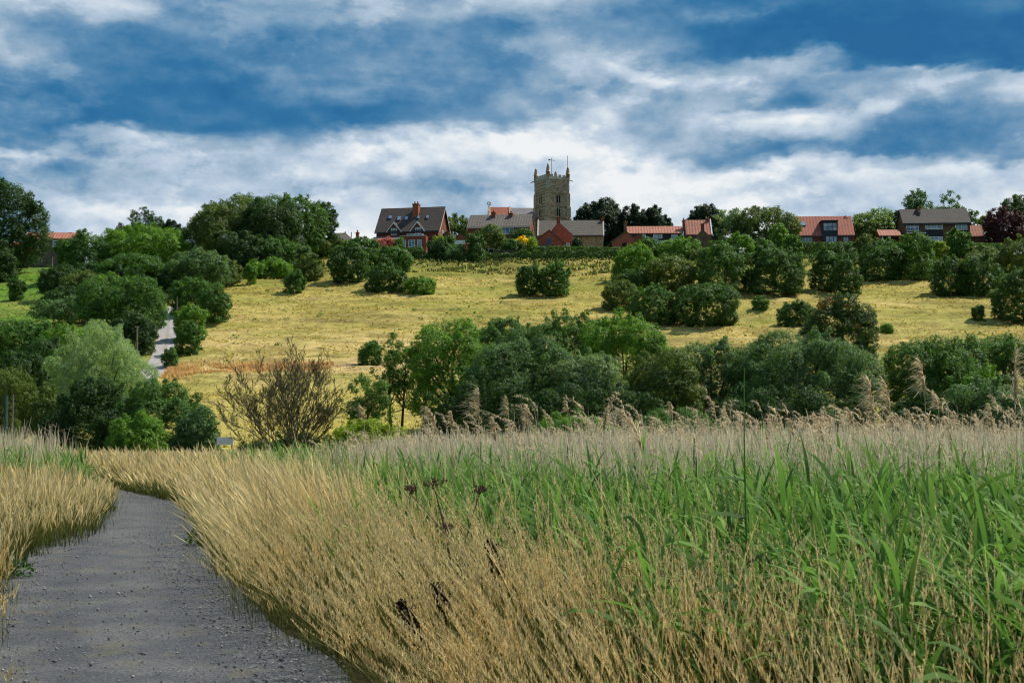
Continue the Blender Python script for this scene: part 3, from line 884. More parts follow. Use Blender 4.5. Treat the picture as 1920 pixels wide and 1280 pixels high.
    light('u', (1047.5 - 1027) * k / math.cos(R(30)), 364.5, 378, .62, 'belfry_window')
    light('u', (1047.5 - 1027) * k / math.cos(R(30)), 389, 403, .55, 'tower_window')
    light('v', (1027 - 1014.5) * k / math.sin(R(30)), 365, 379, .62, 'belfry_window')
    light('v', (1027 - 1014.0) * k / math.sin(R(30)), 389, 403, .55, 'tower_window')
    # weathervane on its pole
    c = s / 2
    h0, h1 = z(330), z(290.5)
    vane = b.boxes('weathervane', [(c - .05, c + .05, c - .05, c + .05, h0, h1), (c - .95, c + .95, c - .04, c + .04, z(294.6), z(293.8)), (c - .95, c - .45, c - .05, c + .05, z(295.2), z(293))], 'metal_dark')
    b.boxes('lightning_rod', [(s - .3, s - .22, .3, .38, z(312), z(287))], 'metal_dark')
    # nave and chancel: built along the street, so swung back to face it
    ch = Building('nave_frame', 'x', 1027, d + 3, 4, 474)
    n0 = ch.o
    n0.name = 'nave'
    for k_ in ('label', 'category'):
        del n0[k_]
    n0.parent = b.o
    n0.matrix_parent_inverse = (Matrix.Translation(b.o.location) @ Matrix.Rotation(b.rot, 4, 'Z')).inverted()
    W = 8.5
    he = ch.Z(413); hr = ch.Z(392, W / 2)
    ua, ub, uc = ch.U(960), ch.U(1004), ch.U(919)
    ch.gwall('wall', 0, W, ua, ub, he, hr - .2, 'u', 'stone_tower')
    ch.groof('roof', 0, W, ua, ub, he, hr, 'u', 'slate', ohg=0)
    ch.gwall('chancel_wall', .4, W - .4, uc, ua - .5, he, ch.Z(391, W / 2) - .2, 'u', 'stone_tower')
    ch.groof('chancel_roof', .4, W - .4, uc + .25, ua - .6, he, ch.Z(391, W / 2), 'u', 'tile_red', ohg=0)
    for (u, top) in ((ua - .3, 388), (uc, 388.5)):
        hh = ch.Z(top, W / 2)
        c_ = ch.gwall('gable_coping', -.25, W + .25, u - .28, u + .28, he + .1, hh, 'u', 'stone_tower', low=he - 1.5)
        if u == uc:
            v = W / 2
            L = [(u - .07, u + .07, v - .12, v + .12, hh - .2, hh + 1.1), (u - .08, u + .08, v - .5, v + .5, hh + .62, hh + .82)]
            ch.boxes('finial', L, 'stone_tower')
            ang = np.linspace(0, 2 * math.pi, 13)
            V, Fq = tubes([(np.stack([u + .42 * np.cos(ang), 0 * ang + v, hh + .72 + .42 * np.sin(ang)], 1), np.full(13, .1))], 5)
            mesh_obj('finial_ring', V, Fq, MATS['stone_tower'], n0)
church()

def stone_house():
    b = Building('stone_house', 'tan stone house with grey tiled roof and red brick gabled wing under the church tower', 1070, 318, -3, 474)
    U, Z = b.U, b.Z
    W = 7.2
    u0, u1 = U(1009), U(1131)
    he = Z(440.5); hr = Z(415, W / 2)
    b.gwall('wall', 0, W, u0, u1, he, hr - .15, 'u', 'stone_tan')
    b.groof('roof', 0, W, u0 + .1, u1 - .1, he, hr, 'u', 'tile_grey', ohg=0, oh=.3)
    for u in (u0 - .05, u1 + .05):
        sl = (hr - he) / (W / 2)
        b.extr('verge', [(-.4, he - .4 * sl), (W / 2, hr + .12), (W + .4, he - .4 * sl), (W + .4, he - .4 * sl + .28), (W / 2, hr + .42), (-.4, he - .4 * sl + .28)], u - .16, u + .16, 'u', 'cream_paint')
    b.chimney(1127.5, 1132.5, 407, 420, W / 2 - .5, W / 2 + .3, 'brick_red', 1)
    # brick wing, gable to the valley
    ul, ur, ua = U(1029), U(1074), U(1048)
    hb, ht = Z(441, -4), Z(416.5, -4)
    g = b.gwall('wing', ul, ur, -4.2, -.02, hb, ht, 'v', 'brick_scarlet', pm=ua)
    b.groof('wing_roof', ul, ur, -4.1, 3.2, hb, ht, 'v', 'tile_grey', oh=.05, t=.10, ohg=0, parent=g, pm=ua)
    b.boxes('chimney', [(U(1044.5), U(1051), -4.1, -3.3, ht - .5, Z(408, -4)), (U(1044), U(1051.5), -4.2, -3.2, Z(408, -4), Z(406.8, -4))], 'brick_red', g)
    b.window(1062, 1068.5, 455.5, 465.5, -4.22, 1, 2, parent=g)
    b.window(1075, 1080, 441.3, 449, -.02, 1, 2)
    b.boxes('downpipe', [(U(1089.5), U(1090.3), -.16, -.02, -1, he - .3)], 'metal_dark')
    b.boxes('gutter', [(U(1075), u1, -.42, -.30, he - .45, he - .32)], 'metal_dark')
stone_house()
def brick_shed():
    b = Building('brick_outbuilding', 'small red brick shed with one steep gable, red door and blue door', 1030, 309, -8, 474, 'shed')
    U, Z = b.U, b.Z
    ul, ur, ua = U(1006), U(1060), U(1030)
    W = 5.0
    hl = Z(450)
    prof = [(ul, -1.2), (ul, Z(448.5)), (ua, Z(432.5)), (ur - .4, Z(457)), (ur - .4, -1.2)]
    b.extr('wall', prof, 0, W, 'v', 'brick_scarlet')
    b.extr('roof', [(ul - .3, Z(450.2)), (ua, Z(432)), (ur + .1, Z(460)), (ur + .1, Z(458.8)), (ua, Z(430.6)), (ul - .3, Z(448.8))], -.2, W + .2, 'v', 'tile_red')
    b.boxm('side_wall', ur - .39, ur - .2, .05, W - .1, -1.2, Z(458.3), 'cream_paint')
    b.box('door', 1025.5, 1033, 447.5, 463, -.06, .02, 'blue_door')
    b.box('door', 1036.5, 1043, 458.5, 470, -.06, .02, 'red_door')
brick_shed()

def long_cottage():
    b = Building('cottage', 'long low cottage with orange pantile roof and black boarded wall', 1230, 322, -2, 474)
    U, Z = b.U, b.Z
    u0, u1 = U(1177), U(1280)
    W = 6.4
    he = Z(437.5); hr = Z(425.8, W / 2)
    b.gwall('wall', 0, W, u0, u1, he, hr - .15, 'u', 'black_board')
    b.groof('roof', 0, W, u0, u1, he, hr, 'u', 'pantile', ohg=.1, oh=.3)
    b.boxm('plinth', u0, u1, -.12, -.02, -1, Z(451.5), 'white_paint')
    for (x0, x1, y0, y1, nx, ny) in ((1203.5, 1211, 438.8, 447, 2, 1), (1225, 1233, 438.8, 450, 1, 2), (1235, 1242, 439.5, 447, 1, 1), (1259, 1271, 440, 451, 1, 1)):
        b.window(x0, x1, y0, y1, -.02, nx, ny)
    b.chimney(1171.5, 1177, 414, 436, W / 2 - .5, W / 2 + .3, 'stone_brown', 1)
long_cottage()
def pantile_house():
    b = Building('cottage', 'taller brown stone cottage with orange pantile roof, two brick chimneys and stone gable', 1310, 320, -2, 474)
    U, Z = b.U, b.Z
    u0, u1 = U(1286), U(1334)
    W = 7.0
    he = Z(439); hr = Z(414.2, W / 2)
    b.gwall('wall', 0, W, u0, u1, he, hr - .15, 'u', 'stone_brown')
    b.groof('roof', 0, W, u0 + .1, u1, he, hr, 'u', 'pantile', ohg=0, oh=.3)
    sl = (hr - he) / (W / 2)
    b.extr('verge', [(-.3, he - .3 * sl), (W / 2, hr + .12), (W + .3, he - .3 * sl), (W + .3, he - .3 * sl + .3), (W / 2, hr + .45), (-.3, he - .3 * sl + .3)], u1 + .01, u1 + .26, 'u', 'white_paint')
    b.chimney(1282.5, 1287, 409, 430, W / 2 - .5, W / 2 + .3, 'brick_scarlet', 1)
    b.chimney(1328.5, 1333.5, 407, 420, W / 2 - .5, W / 2 + .3, 'brick_red', 1)
    ul, ur, ua = U(1294), U(1336), U(1314)
    g = b.gwall('gable_wing', ul, ur, -4.5, -.02, Z(453, -4), Z(431, -4), 'v', 'stone_brown', pm=ua)
    b.groof('wing_roof', ul, ur, -4.4, 2, Z(453, -4), Z(431, -4), 'v', 'pantile', oh=.05, t=.1, ohg=0, parent=g, pm=ua)
    b.boxes('chimney', [(U(1311.3), U(1317), -4.4, -3.6, Z(432, -4), Z(421, -4)), (U(1310.8), U(1317.5), -4.5, -3.5, Z(421, -4), Z(419.6, -4))], 'brick_red', g)
    b.boxm('vent', U(1311.5), U(1314), -4.55, -4.48, Z(459.5, -4), Z(457.5, -4), 'dark_void', g)
pantile_house()
def twin_gables():
    b = Building('brick_outbuilding', 'pair of joined red brick gables with tiled roofs beside the black boarded cottage', 1180, 312, -6, 476, 'shed')
    U, Z = b.U, b.Z
    for (xl, xr, xa, yl, yr, yt, v0, m_) in ((1147.5, 1195, 1174, 452.5, 452, 434.2, 0, 'brick_scarlet'), (1184, 1219, 1197, 447.5, 455, 437.2, 1.0, 'brick_red')):
        prof = [(U(xl), -1.2), (U(xl), Z(yl)), (U(xa), Z(yt)), (U(xr), Z(yr)), (U(xr), -1.2)]
        w = b.extr('wall', prof, v0, v0 + 5 + .1 * v0, 'v', m_)
        b.extr('roof', [(U(xl) - .3, Z(yl) - .22), (U(xa), Z(yt) + .02), (U(xr) + .3, Z(yr) - .22), (U(xr) + .3, Z(yr) - .05), (U(xa), Z(yt) + .2), (U(xl) - .3, Z(yl) - .05)], v0 - .2, v0 + 5.2, 'v', 'tile_concrete', w)
    b.box('hatch', 1167, 1175, 455, 462, -.06, .02, 'dark_void')
    b.extr('lean_to', [(U(1136), Z(463.5)), (U(1148), Z(451.5)), (U(1148), Z(453)), (U(1136), Z(465))], .2, 4, 'v', 'tile_grey')
twin_gables()

def dormer_house():
    b = Building('bungalow', 'bungalow with bright red tiled roof and wide dark dormer', 1546, 322, -3.5, 468)
    U, Z = b.U, b.Z
    u0, u1 = U(1492), U(1601)
    W = 8.2
    he = Z(440); hr = Z(407.2, W / 2)
    sl = (hr - he) / (W / 2)
    b.gwall('wall', 0, W, u0, u1, he, hr - .2, 'u', 'brick_dark')
    b.groof('roof', 0, W, u0, u1, he, hr, 'u', 'pantile_new', ohg=.15, oh=.3)
    dm = b.boxm('dormer', U(1541.5), U(1570.5), -.5, 3.4, Z(452), Z(415.5), 'navy_board')
    b.boxm('dormer_roof', U(1539.5), U(1571.5), -.8, 3.6, Z(415.5) + .003, Z(413.8), 'navy_board', dm)
    b.window(1543.5, 1569, 417.5, 433, -.52, 3, 2, frame='metal_dark', bar=.10, parent=dm)
    b.rooflight(1502.5, 1514.5, 417, 424.5, 0, he, sl)
    for (x0, x1, y0, nx) in ((1502.5, 1525, 442.3, 4), (1547, 1569.5, 442.3, 3), (1580, 1591.5, 443, 2)):
        v = -.52 if x0 == 1547 else -.02
        b.window(x0, x1, y0, 456, v, nx, 1, frame='metal_dark', bar=.14)
    b.boxes('gutter', [(u0 - .2, U(1541), -.45, -.33, he - .6, he - .4), (U(1571), u1 + .2, -.45, -.33, he - .6, he - .4)], 'metal_dark')
    b.chimney(1588, 1594.5, 404.5, 412, W / 2 - .5, W / 2 + .3, 'brick_red', 1)
    b.boxes('entrance_porch', [(u1 + .01, u1 + 1.6, 1, 3, Z(449), Z(447))], 'red_door')
dormer_house()

def brown_house():
    b = Building('brick_house', 'brown brick house with dark tiled roof, wide white windows and balcony', 1757, 318, -5, 470)
    U, Z = b.U, b.Z
    u0, u1 = U(1697), U(1818)
    W = 8.6
    he = Z(417.5); hr = Z(393.5, W / 2)
    b.gwall('wall', 0, W, u0, u1, he, hr - .15, 'u', 'brick_brown')
    b.groof('roof', 0, W, u0, u1, he, hr, 'u', 'tile_dark', ohg=.25, oh=.35)
    b.boxes('fascia', [(u0 - .25, u1 + .25, -.46, -.37, he - .52, he - .3)], 'metal_dark')
    ch = b.chimney(1725.5, 1733, 387.5, 398.5, W / 2 - 1.3, W / 2 - .5, 'brick_dark', 1)
    b.boxm('flashing', U(1729), U(1735), W / 2 - 1.9, W / 2 - 1.4, Z(397.5, 3), Z(396, 3), 'white_paint')
    b.window(1701.5, 1724, 417.8, 433, -.02, 3, 1, bar=.14)
    b.window(1736, 1768, 418.3, 430, -.02, 3, 1, bar=.14)
    b.window(1791, 1813, 418.8, 431.5, -.02, 2, 1, bar=.14)
    b.window(1737, 1768, 443.5, 457, -.02, 4, 2, bar=.12)
    b.box('cladding', 1736, 1768, 430.4, 443.2, -.08, .02, 'black_board')
    b.box('cladding', 1791, 1813, 432, 437.5, -.08, .02, 'black_board')
    # balcony
    bal = b.boxm('balcony', U(1700), U(1736) - .05, -1.5, -.03, Z(437.2, -1), Z(436, -1), 'white_paint')
    L = [(U(1700), U(1735), -1.5, -1.42, Z(429, -1), Z(428.2, -1)), (U(1700), U(1735), -1.5, -1.42, Z(434.2, -1), Z(433.5, -1))]
    x = 1700
    while x <= 1735:
        L.append((U(x) - .04, U(x) + .04, -1.5, -1.43, Z(436, -1), Z(428.2, -1)))
        x += 2.9
    b.boxes('railing', L, 'metal_dark', bal)
    b.boxes('security_light', [(U(1779.5), U(1781.5), -.22, -.02, Z(421.5), Z(419.8))], 'white_paint')
    # annexe past the far gable
    e = b.gwall('annexe', 2, 7, u1 + .02, U(1845), Z(443, 2), Z(425, 4.5), 'u', 'brick_brown')
    b.groof('annexe_roof', 2, 7, u1 + .3, U(1845), Z(443, 2), Z(425, 4.5), 'u', 'pantile', oh=.3, parent=e)
brown_house()
def carport():
    b = Building('garage', 'open fronted garage with orange pantile roof between the hedge and brown house', 1669, 316, -3, 470, 'garage')
    U, Z = b.U, b.Z
    u0, u1 = U(1651), U(1688)
    W = 5
    b.groof('roof', 0, W, u0, u1, Z(442), Z(432.5, W / 2), 'u', 'pantile', oh=.25)
    b.boxes('wall', [(u0, u1, W - .3, W, -1, Z(442)), (u0, u0 + .3, .2, W - .31, -1, Z(442)), (u1 - .3, u1, .2, W - .31, -1, Z(442))], 'brick_dark')
    b.boxes('post', [(U(1655), U(1655) + .2, .1, .3, -1, Z(442))], 'white_paint')
    w0, w1 = Z(462), Z(443)
    lad = Building('ladder', 'white ladder leaning at the open garage front', 1667.8, 315.6, 0, 470, 'ladder')
    L = [(-.3, -.22, -.05, .05, w0, w1), (.22, .3, -.05, .05, w0, w1)]
    for i in range(9):
        w = w0 + (w1 - w0) * (i + .5) / 9
        L.append((-.22, .22, -.03, .03, w - .04, w + .04))
    lad.boxes('frame', L, 'white_paint')
carport()

def far_left_house():
    b = Building('stone_house', 'grey stone farmhouse with red pantile roof half hidden behind the big dark tree', 96, 312, 4, 489)
    U, Z = b.U, b.Z
    u0, u1 = U(46), U(146)
    W = 7
    he = Z(448); hr = Z(437.5, W / 2)
    b.gwall('wall', 0, W, u0, u1, he, hr - .15, 'u', 'stone_grey')
    b.groof('roof', 0, W, u0, u1, he, hr, 'u', 'pantile', oh=.25)
    b.window(98, 109, 450.5, 464, -.02, 1, 2, bar=.2)
    b.window(66, 77, 461, 467.5, -.02, 2, 1, bar=.2)
    b.window(65, 77, 472.5, 484, -.02, 2, 1, bar=.22)
    b.chimney(137.5, 147, 434.5, 442, W / 2 - .4, W / 2 + .3, 'brick_red', 2)
    b.chimney(119.5, 127, 436, 441, W / 2 - .4, W / 2 + .3, 'brick_dark', 3)
far_left_house()
def red_barn():
    b = Building('barn', 'scarlet brick barn with dark open cart shed beside the grey farmhouse', 30, 305, 4, 489, 'barn')
    U, Z = b.U, b.Z
    b.gwall('wall', 2, 7, U(4), U(46), Z(458), Z(450), 'u', 'brick_scarlet')
    b.groof('roof', 2, 7, U(4), U(46), Z(458), Z(450), 'u', 'tile_red')
    b.extr('cart_shed', [(U(16), Z(466)), (U(31), Z(463)), (U(43), Z(474)), (U(43), Z(475)), (U(31), Z(464.5)), (U(16), Z(467.5))], -1.5, 1.9, 'v', 'tile_concrete')
    b.boxm('opening', U(19), U(42), .9, 1.9, -1, Z(473), 'dark_void')
red_barn()
def garden_wall():
    w = Building('stone_wall', 'low rough stone wall along the top of the green pasture', 62, 300, 4, 490, 'wall')
    rr = random.Random(8)
    L = []
    u = w.U(20)
    while u < w.U(98):
        e = rr.uniform(.5, 1.1)
        L.append((u, u + e - .01, -.2, .25, -1.2, w.Z(480.5) + rr.uniform(-.15, .15)))
        u += e
    w.boxes('wall', L, 'stone_grey')
garden_wall()
def hip_bungalow():
    b = Building('bungalow', 'bungalow with brown hipped roof showing over the hedge beside the dark wood', 640, 325, -5, 470)
    U, Z = b.U, b.Z
    u0, u1 = U(606), U(668)
    W = 8
    he = Z(456); hr = Z(436.5, W / 2)
    b.boxm('wall', u0 + .4, u1 - .4, .4, W - .4, -1, he, 'brick_brown')
    r0, r1 = U(618), U(641)
    V = [(u0, 0, he), (u1, 0, he), (u1, W, he), (u0, W, he), (r0, W / 2, hr), (r1, W / 2, hr)]
    Fc = [(0, 1, 5, 4), (1, 2, 5), (2, 3, 4, 5), (3, 0, 4), (0, 3, 2, 1)]
    rf = b.mesh('roof', V, Fc, 'tile_grey')
    b.chimney(638, 643, 434.5, 440, W / 2 - .4, W / 2 + .3, 'brick_dark', 1)
    b.chimney(664.5, 670, 434, 458, W / 2 - 2.4, W / 2 - 1.7, 'brick_orange', 1)
    b.boxes('flue', [(U(651.2), U(652.6), W / 2 - .1, W / 2 + .1, Z(444), Z(431))], 'metal_dark')
hip_bungalow()
def side_garage():
    b = Building('garage', 'small brick garage with white door between the two brick houses', 862, 312, -6, 472, 'garage')
    U, Z = b.U, b.Z
    prof = [(U(851), -1.2), (U(851), Z(448)), (U(863), Z(437.5)), (U(875), Z(446.5)), (U(875), -1.2)]
    b.extr('wall', prof, 0, 5, 'v', 'brick_red')
    b.extr('roof', [(U(850), Z(449)), (U(863), Z(437.3)), (U(876), Z(447.3)), (U(876), Z(446.3)), (U(863), Z(436.2)), (U(850), Z(448))], -.15, 5.2, 'v', 'tile_grey')
    b.box('door', 851.8, 874, 450.5, 458, -.08, .02, 'white_paint')
    c = Building('shed', 'low tiled shed leaning on the gable end of the tall dormered house', 840, 313, -8, 472, 'shed')
    c.extr('roof', [(c.U(828), c.Z(440)), (c.U(838), c.Z(432.5)), (c.U(855), c.Z(447)), (c.U(855), c.Z(448.2)), (c.U(838), c.Z(434)), (c.U(828), c.Z(441.5))], 0, 5, 'v', 'tile_red')
    c.extr('wall', [(c.U(829), -1), (c.U(829), c.Z(441)), (c.U(838), c.Z(434.2)), (c.U(853.5), c.Z(448)), (c.U(853.5), -1)], .2, 4.8, 'v', 'brick_brown')
side_garage()
def terrace():
    d0 = 296
    p = at(928, 473.5, d0)
    b = Building('deck', 'raised dark timber deck at the garden edge under the round shrubs', 928, d0, 0, 474, 'deck')
    b.boxm('platform', b.U(899), b.U(943), 0, 3, b.Z(474.6), b.Z(473.2), 'wood_grey')
    L = [(b.U(x) - .08, b.U(x) + .08, .1, .26, -2.2, b.Z(474.7)) for x in (902, 915, 928, 941)]
    for q in L: b.boxes('leg', [q], 'wood_grey')
    def piece(nm, label, cat, px, kind):
        f = Building(nm, label, px, d0 + 1.4, 0, 473, cat, 'garden furniture on the deck' if kind == 'chair' else None)
        h = .0
        if kind == 'table':
            ang = np.linspace(0, 2 * math.pi, 25)[:-1]
            V = [(.85 * math.cos(a), .6 * math.sin(a), .70) for a in ang] + [(.85 * math.cos(a), .6 * math.sin(a), .76) for a in ang]
            Fc = [tuple(range(23, -1, -1)), tuple(range(24, 48))] + [(i, (i + 1) % 24, (i + 1) % 24 + 24, i + 24) for i in range(24)]
            f.mesh('tabletop', V, Fc, 'garden_white')
            for (a, c) in ((-.55, -.3), (.55, -.3), (-.55, .3), (.55, .3)):
                f.boxm('leg', a - .04, a + .04, c - .04, c + .04, 0, .70, 'garden_white')
        else:
            sx = 1 if kind == 'chair' else -1
            f.boxm('seat', -.3, .3, -.3, .3, .42, .48, 'garden_white')
            f.extr('backrest', [(-.34, .45), (-.27, .45), (-.50, 1.15), (-.57, 1.15)], -.3, .3, 'v', 'garden_white')
            for (a, c) in ((-.27, -.27), (.27, -.27), (-.27, .27), (.27, .27)):
                f.boxm('leg', a - .03, a + .03, c - .03, c + .03, 0, .42, 'garden_white')
        return f
    piece('garden_table', 'pale oval garden table in the middle of the deck', 'table', 921, 'table')
    piece('garden_chair', 'pale garden chair at the hedge end of the deck', 'chair', 908.5, 'chair')
    f = piece('garden_chair', 'pale garden chair at the railing end of the deck', 'chair', 934, 'chair')
    f.o.rotation_euler.z = math.pi
    r = Building('rail_fence', 'grey two rail wooden fence at the end of the deck', 960, d0 - 1, 0, 477, 'fence')
    r.boxes('rail', [(r.U(939), r.U(975), -.04, .04, r.Z(470.2), r.Z(469.2)), (r.U(939), r.U(975), -.04, .04, r.Z(474.4), r.Z(473.4))], 'wood_grey')
    for x in (945.5, 951.5, 961, 967, 974.5):
        r.boxes('post', [(r.U(x) - .09, r.U(x) + .09, .045, .2, -.6, r.Z(468.6))], 'wood_grey')
terrace()
# wheeled bins before the brick shed
for i, (x, nm) in enumerate(((1017, 'blue grey wheeled bin nearest the yellow hedge before the brick shed'), (1022.5, 'blue grey wheeled bin in the middle before the brick shed'), (1028, 'blue grey wheeled bin beside the shed doors'))):
    f = Building('wheeled_bin', nm, x, 307.5, -8 + 6 * i, 469.5, 'bin', 'wheeled bins by the brick shed')
    f.extr('body', [(-.22, .08), (.22, .08), (.29, 1.0), (-.29, 1.0)], -.3, .3, 'v', 'blue_door')
    f.extr('lid', [(-.32, 1.0), (.32, 1.0), (.30, 1.08), (0, 1.12), (-.30, 1.08)], -.34, .36, 'v', 'metal_green')

# posts of the wire fence along the crest
def post(nm, label, px, pyb, pyt, d, w, mat, cat='post', group=None, lean=0.0, ground_z=None):
    p = at(px, pyb, d)
    gz = Hs(p.x, d) - .3
    zt = at(px, pyt, d).z - gz
    V, Fq = tubes([([(0, 0, 0), (lean * zt * .5, 0, zt * .5), (lean * zt, 0, zt)], [w, w * .95, w * .9])], 6)
    V = np.concatenate([V, V[-6:].mean(0, keepdims=True)])
    n_ = len(V)
    o_ = mesh_obj(nm, [tuple(v) for v in V], [tuple(q) for q in Fq] + [(n_ - 7 + i, n_ - 7 + (i + 1) % 6, n_ - 1) for i in range(6)], MATS[mat])
    o_.location = (p.x, d, gz)
    return tag(o_, label, cat, group)
for i, x in enumerate((792, 812, 855, 876.5, 909, 945, 997.5, 1030, 1064, 1098)):
    rr = random.Random(i)
    p = hit(x, 487)
    o = post('fence_post', 'thin grey wooden post of the wire fence above the golden slope', x, 490, 480 + rr.uniform(-1, 2), p.y - 1.5, .09, 'wood_grey', 'post', 'wire fence posts below the hedge', rr.uniform(-.08, .08))
post('utility_pole', 'grey wooden utility pole standing beside the lane below the trees', 256.5, 664, 611, 158, .13, 'wood_grey', 'pole')
post('utility_pole', 'thin pole in front of the shrubs at the top of the lane', 331.5, 605, 556, hit(334, 600).y - 2, .10, 'wood_grey', 'pole')
post('metal_post', 'thick grey green metal post in the reeds near the rounded willow', 11.5, 790, 741, 62, .07, 'metal_green', 'post')
post('metal_post', 'thin pale post behind the thick metal one in the reeds', 23.5, 790, 739, 66, .045, 'wood_grey', 'post')
post('metal_post', 'slim pale green post against the dark trees beside the willow', 85.5, 775, 731, 113, .06, 'metal_green', 'post')

# pale board behind the bare bush
b = Building('notice_board', 'small white board on two posts behind the bare bush branches', 421, 84, 6, 850, 'sign')
b.boxes('post', [(b.U(409), b.U(409) + .07, .02, .09, -.8, b.Z(819.5))], 'wood_grey')
b.boxes('post', [(b.U(433), b.U(433) + .07, .02, .09, -.8, b.Z(819.5))], 'wood_grey')
b.box('board', 406.5, 436, 819, 833.5, -.03, .01, 'white_paint')

# ------------------------------------------------------------------ trees and shrubs
LEAF_PX = 1.25      # leaf clump length in picture pixels at 1024 wide
def rand_dirs(rng, n):
    v = rng.normal(size=(n, 3))
    return v / np.linalg.norm(v, axis=1)[:, None]
def leaf_quads(rng, P, N, size, elong=1.6, droop=0.0):
    n = len(P)
    ref = rand_dirs(rng, n)
    t1 = np.cross(N, ref); t1 /= np.linalg.norm(t1, axis=1)[:, None] + 1e-9
    if droop:
        t1 = t1 * (1 - droop) + np.array([0, 0, -1.0]) * droop
        t1 /= np.linalg.norm(t1, axis=1)[:, None] + 1e-9
    t2 = np.cross(N, t1); t2 /= np.linalg.norm(t2, axis=1)[:, None] + 1e-9
    a = (size * .5 * rng.uniform(.65, 1.45, n))[:, None]
    b = a / elong
    bend = N * a * .25
    V = np.stack([P + a * t1 - bend, P + b * t2, P - a * t1 - bend, P - b * t2], 1).reshape(-1, 3)
    return V, np.arange(4 * n, dtype=np.int32).reshape(-1, 4)

def crown(rng, w, dep, zb, zt, leaf, kind, shoots=16):
    ph = rng.uniform(0, 6.28, 4)
    def lump(a, zz):
        return 1 + .10 * math.sin(2 * a + ph[0] + zz * 2) + .08 * math.sin(3 * a + ph[1] - zz * 3) + .07 * math.sin(5 * a + ph[2] + 4 * zz)
    """leaf clumps over many small lobes; local origin at the base of the plant"""
    hx, hy, hz = w / 2, dep / 2, (zt - zb) / 2
    cz = (zt + zb) / 2
    R0 = min(w, dep, (zt - zb) * 1.2)
    blobs = []
    if kind == 'spiky':
        nb = 16
        for i in range(nb):
            a = rng.uniform(0, 6.28); rr = math.sqrt(rng.uniform(0, 1)) * .8
            x, y = hx * rr * math.cos(a), hy * rr * math.sin(a)
            top = zt - (zt - zb) * rr * rr * .5 * rng.uniform(.6, 1.2)
            for j in range(4):
                t = j / 3
                r = R0 * rng.uniform(.07, .11)
                blobs.append((x * (1 + .15 * t), y, zb + (top - zb) * (.35 + .62 * t) - r * .5, r, r, r * 1.3))
    elif kind == 'layered':
        nb = 20
        for i in range(nb):
            d = rand_dirs(rng, 1)[0]
            r = R0 * rng.uniform(.17, .30)
            q = rng.uniform(.45, 1.0)
            blobs.append((d[0] * (hx - r * .9) * q ** .4, d[1] * (hy - r * .9) * q ** .4, cz + d[2] * (hz - r * .4), r, r, r * .45))
    else:
        nb = dict(bush=26, tree=32, willow=26, thin=64, yew=26, sparse=54).get(kind, 26)
        ga = math.pi * (3 - math.sqrt(5))
        for i in range(nb):
            zz = 1 - 2 * (i + .5) / nb
            a = ga * i + rng.uniform(-.5, .5)
            rr = math.sqrt(max(0, 1 - zz * zz))
            r = R0 * (rng.uniform(.12, .25) if kind not in ('thin', 'sparse') else rng.uniform(.06, .12))
            q = rng.uniform(.84, 1.06) if kind not in ('thin', 'sparse') else rng.uniform(.30, .95)
            ca_, sa_ = rr * math.cos(a), rr * math.sin(a)
            q *= lump(a, zz) if kind in ('bush', 'tree', 'willow', 'yew') else 1
            q /= (abs(ca_) ** 2.9 + abs(sa_) ** 2.9 + abs(zz) ** 2.9) ** (1 / 2.9)
            blobs.append((rr * math.cos(a) * (hx - r * .75) * q, rr * math.sin(a) * (hy - r * .75) * q, cz + zz * (hz - r * .75) * q, r, r * rng.uniform(.8, 1.1), r * rng.uniform(.75, 1.05)))
        if kind in ('bush', 'tree', 'willow', 'yew'):
            for i in range(12):
                d = rand_dirs(rng, 1)[0]
                r = R0 * rng.uniform(.07, .13)
                q = rng.uniform(.9, 1.04)
                blobs.append((d[0] * (hx - r * .4) * q, d[1] * (hy - r * .4) * q, cz + d[2] * (hz - r * .4) * q, r, r, r))
            blobs.append((0, 0, cz, hx * .72, hy * .72, hz * .72))
            for i in range(shoots):     # whippy shoots standing out of the crown
                d = rand_dirs(rng, 1)[0]; d[2] = abs(d[2]) * 1.1 + .1
                d /= np.linalg.norm(d)
                for q_, r_ in ((.96, .055), (1.06, .036), (1.14, .022)):
                    r = R0 * r_ * rng.uniform(.7, 1.3)
                    blobs.append((d[0] * hx * q_, d[1] * hy * q_, cz + d[2] * hz * q_ + .02 * hz, r, r, r * 1.4))
    B = np.array(blobs)
    # twig tufts on the lobes, leaf clumps in each tuft
    Ts = []; Ns = []
    rt = leaf * 1.75
    loose = kind in ('thin', 'sparse')
    cov = dict(thin=1.7, sparse=2.3, layered=2.4, spiky=2.0, willow=2.2, yew=4.6, bush=2.7).get(kind, 2.3)
    for i, (x, y, z, a, b, c) in enumerate(B):
        area = 4 * math.pi * ((a * b) ** 1.6 / 3 + (a * c) ** 1.6 / 3 + (b * c) ** 1.6 / 3) ** (1 / 1.6)
        n = max(5, int(cov * area / (math.pi * rt * rt)))
        d = rand_dirs(rng, n)
        rad = np.clip(rng.normal(.97, .10, n), .6, 1.22) if not loose else rng.random(n) ** .5 * 1.25
        P = np.array([x, y, z]) + d * rad[:, None] * np.array([a, b, c])
        q = np.full(n, 9.0)
        for j in range(len(B)):
            if j != i:
                q = np.minimum(q, (((P - B[j, :3]) / B[j, 3:]) ** 2).sum(1))
        keep = (q > (.58 if not loose else 0)) & (P[:, 2] > -.05)
        Ts.append(P[keep]); Ns.append(d[keep])
    T = np.concatenate(Ts); N0 = np.concatenate(Ns)
    # a thinner scatter inside so that the crown is not hollow
    m = 12 if kind != 'willow' else 14
    n = len(T) * m
    rr = rt * rng.uniform(.6, 1.3, len(T)).repeat(m)
    off = rand_dirs(rng, n) * (rng.random(n) ** .45)[:, None] * rr[:, None]
    off[:, 2] *= .75
    P = T.repeat(m, 0) + off
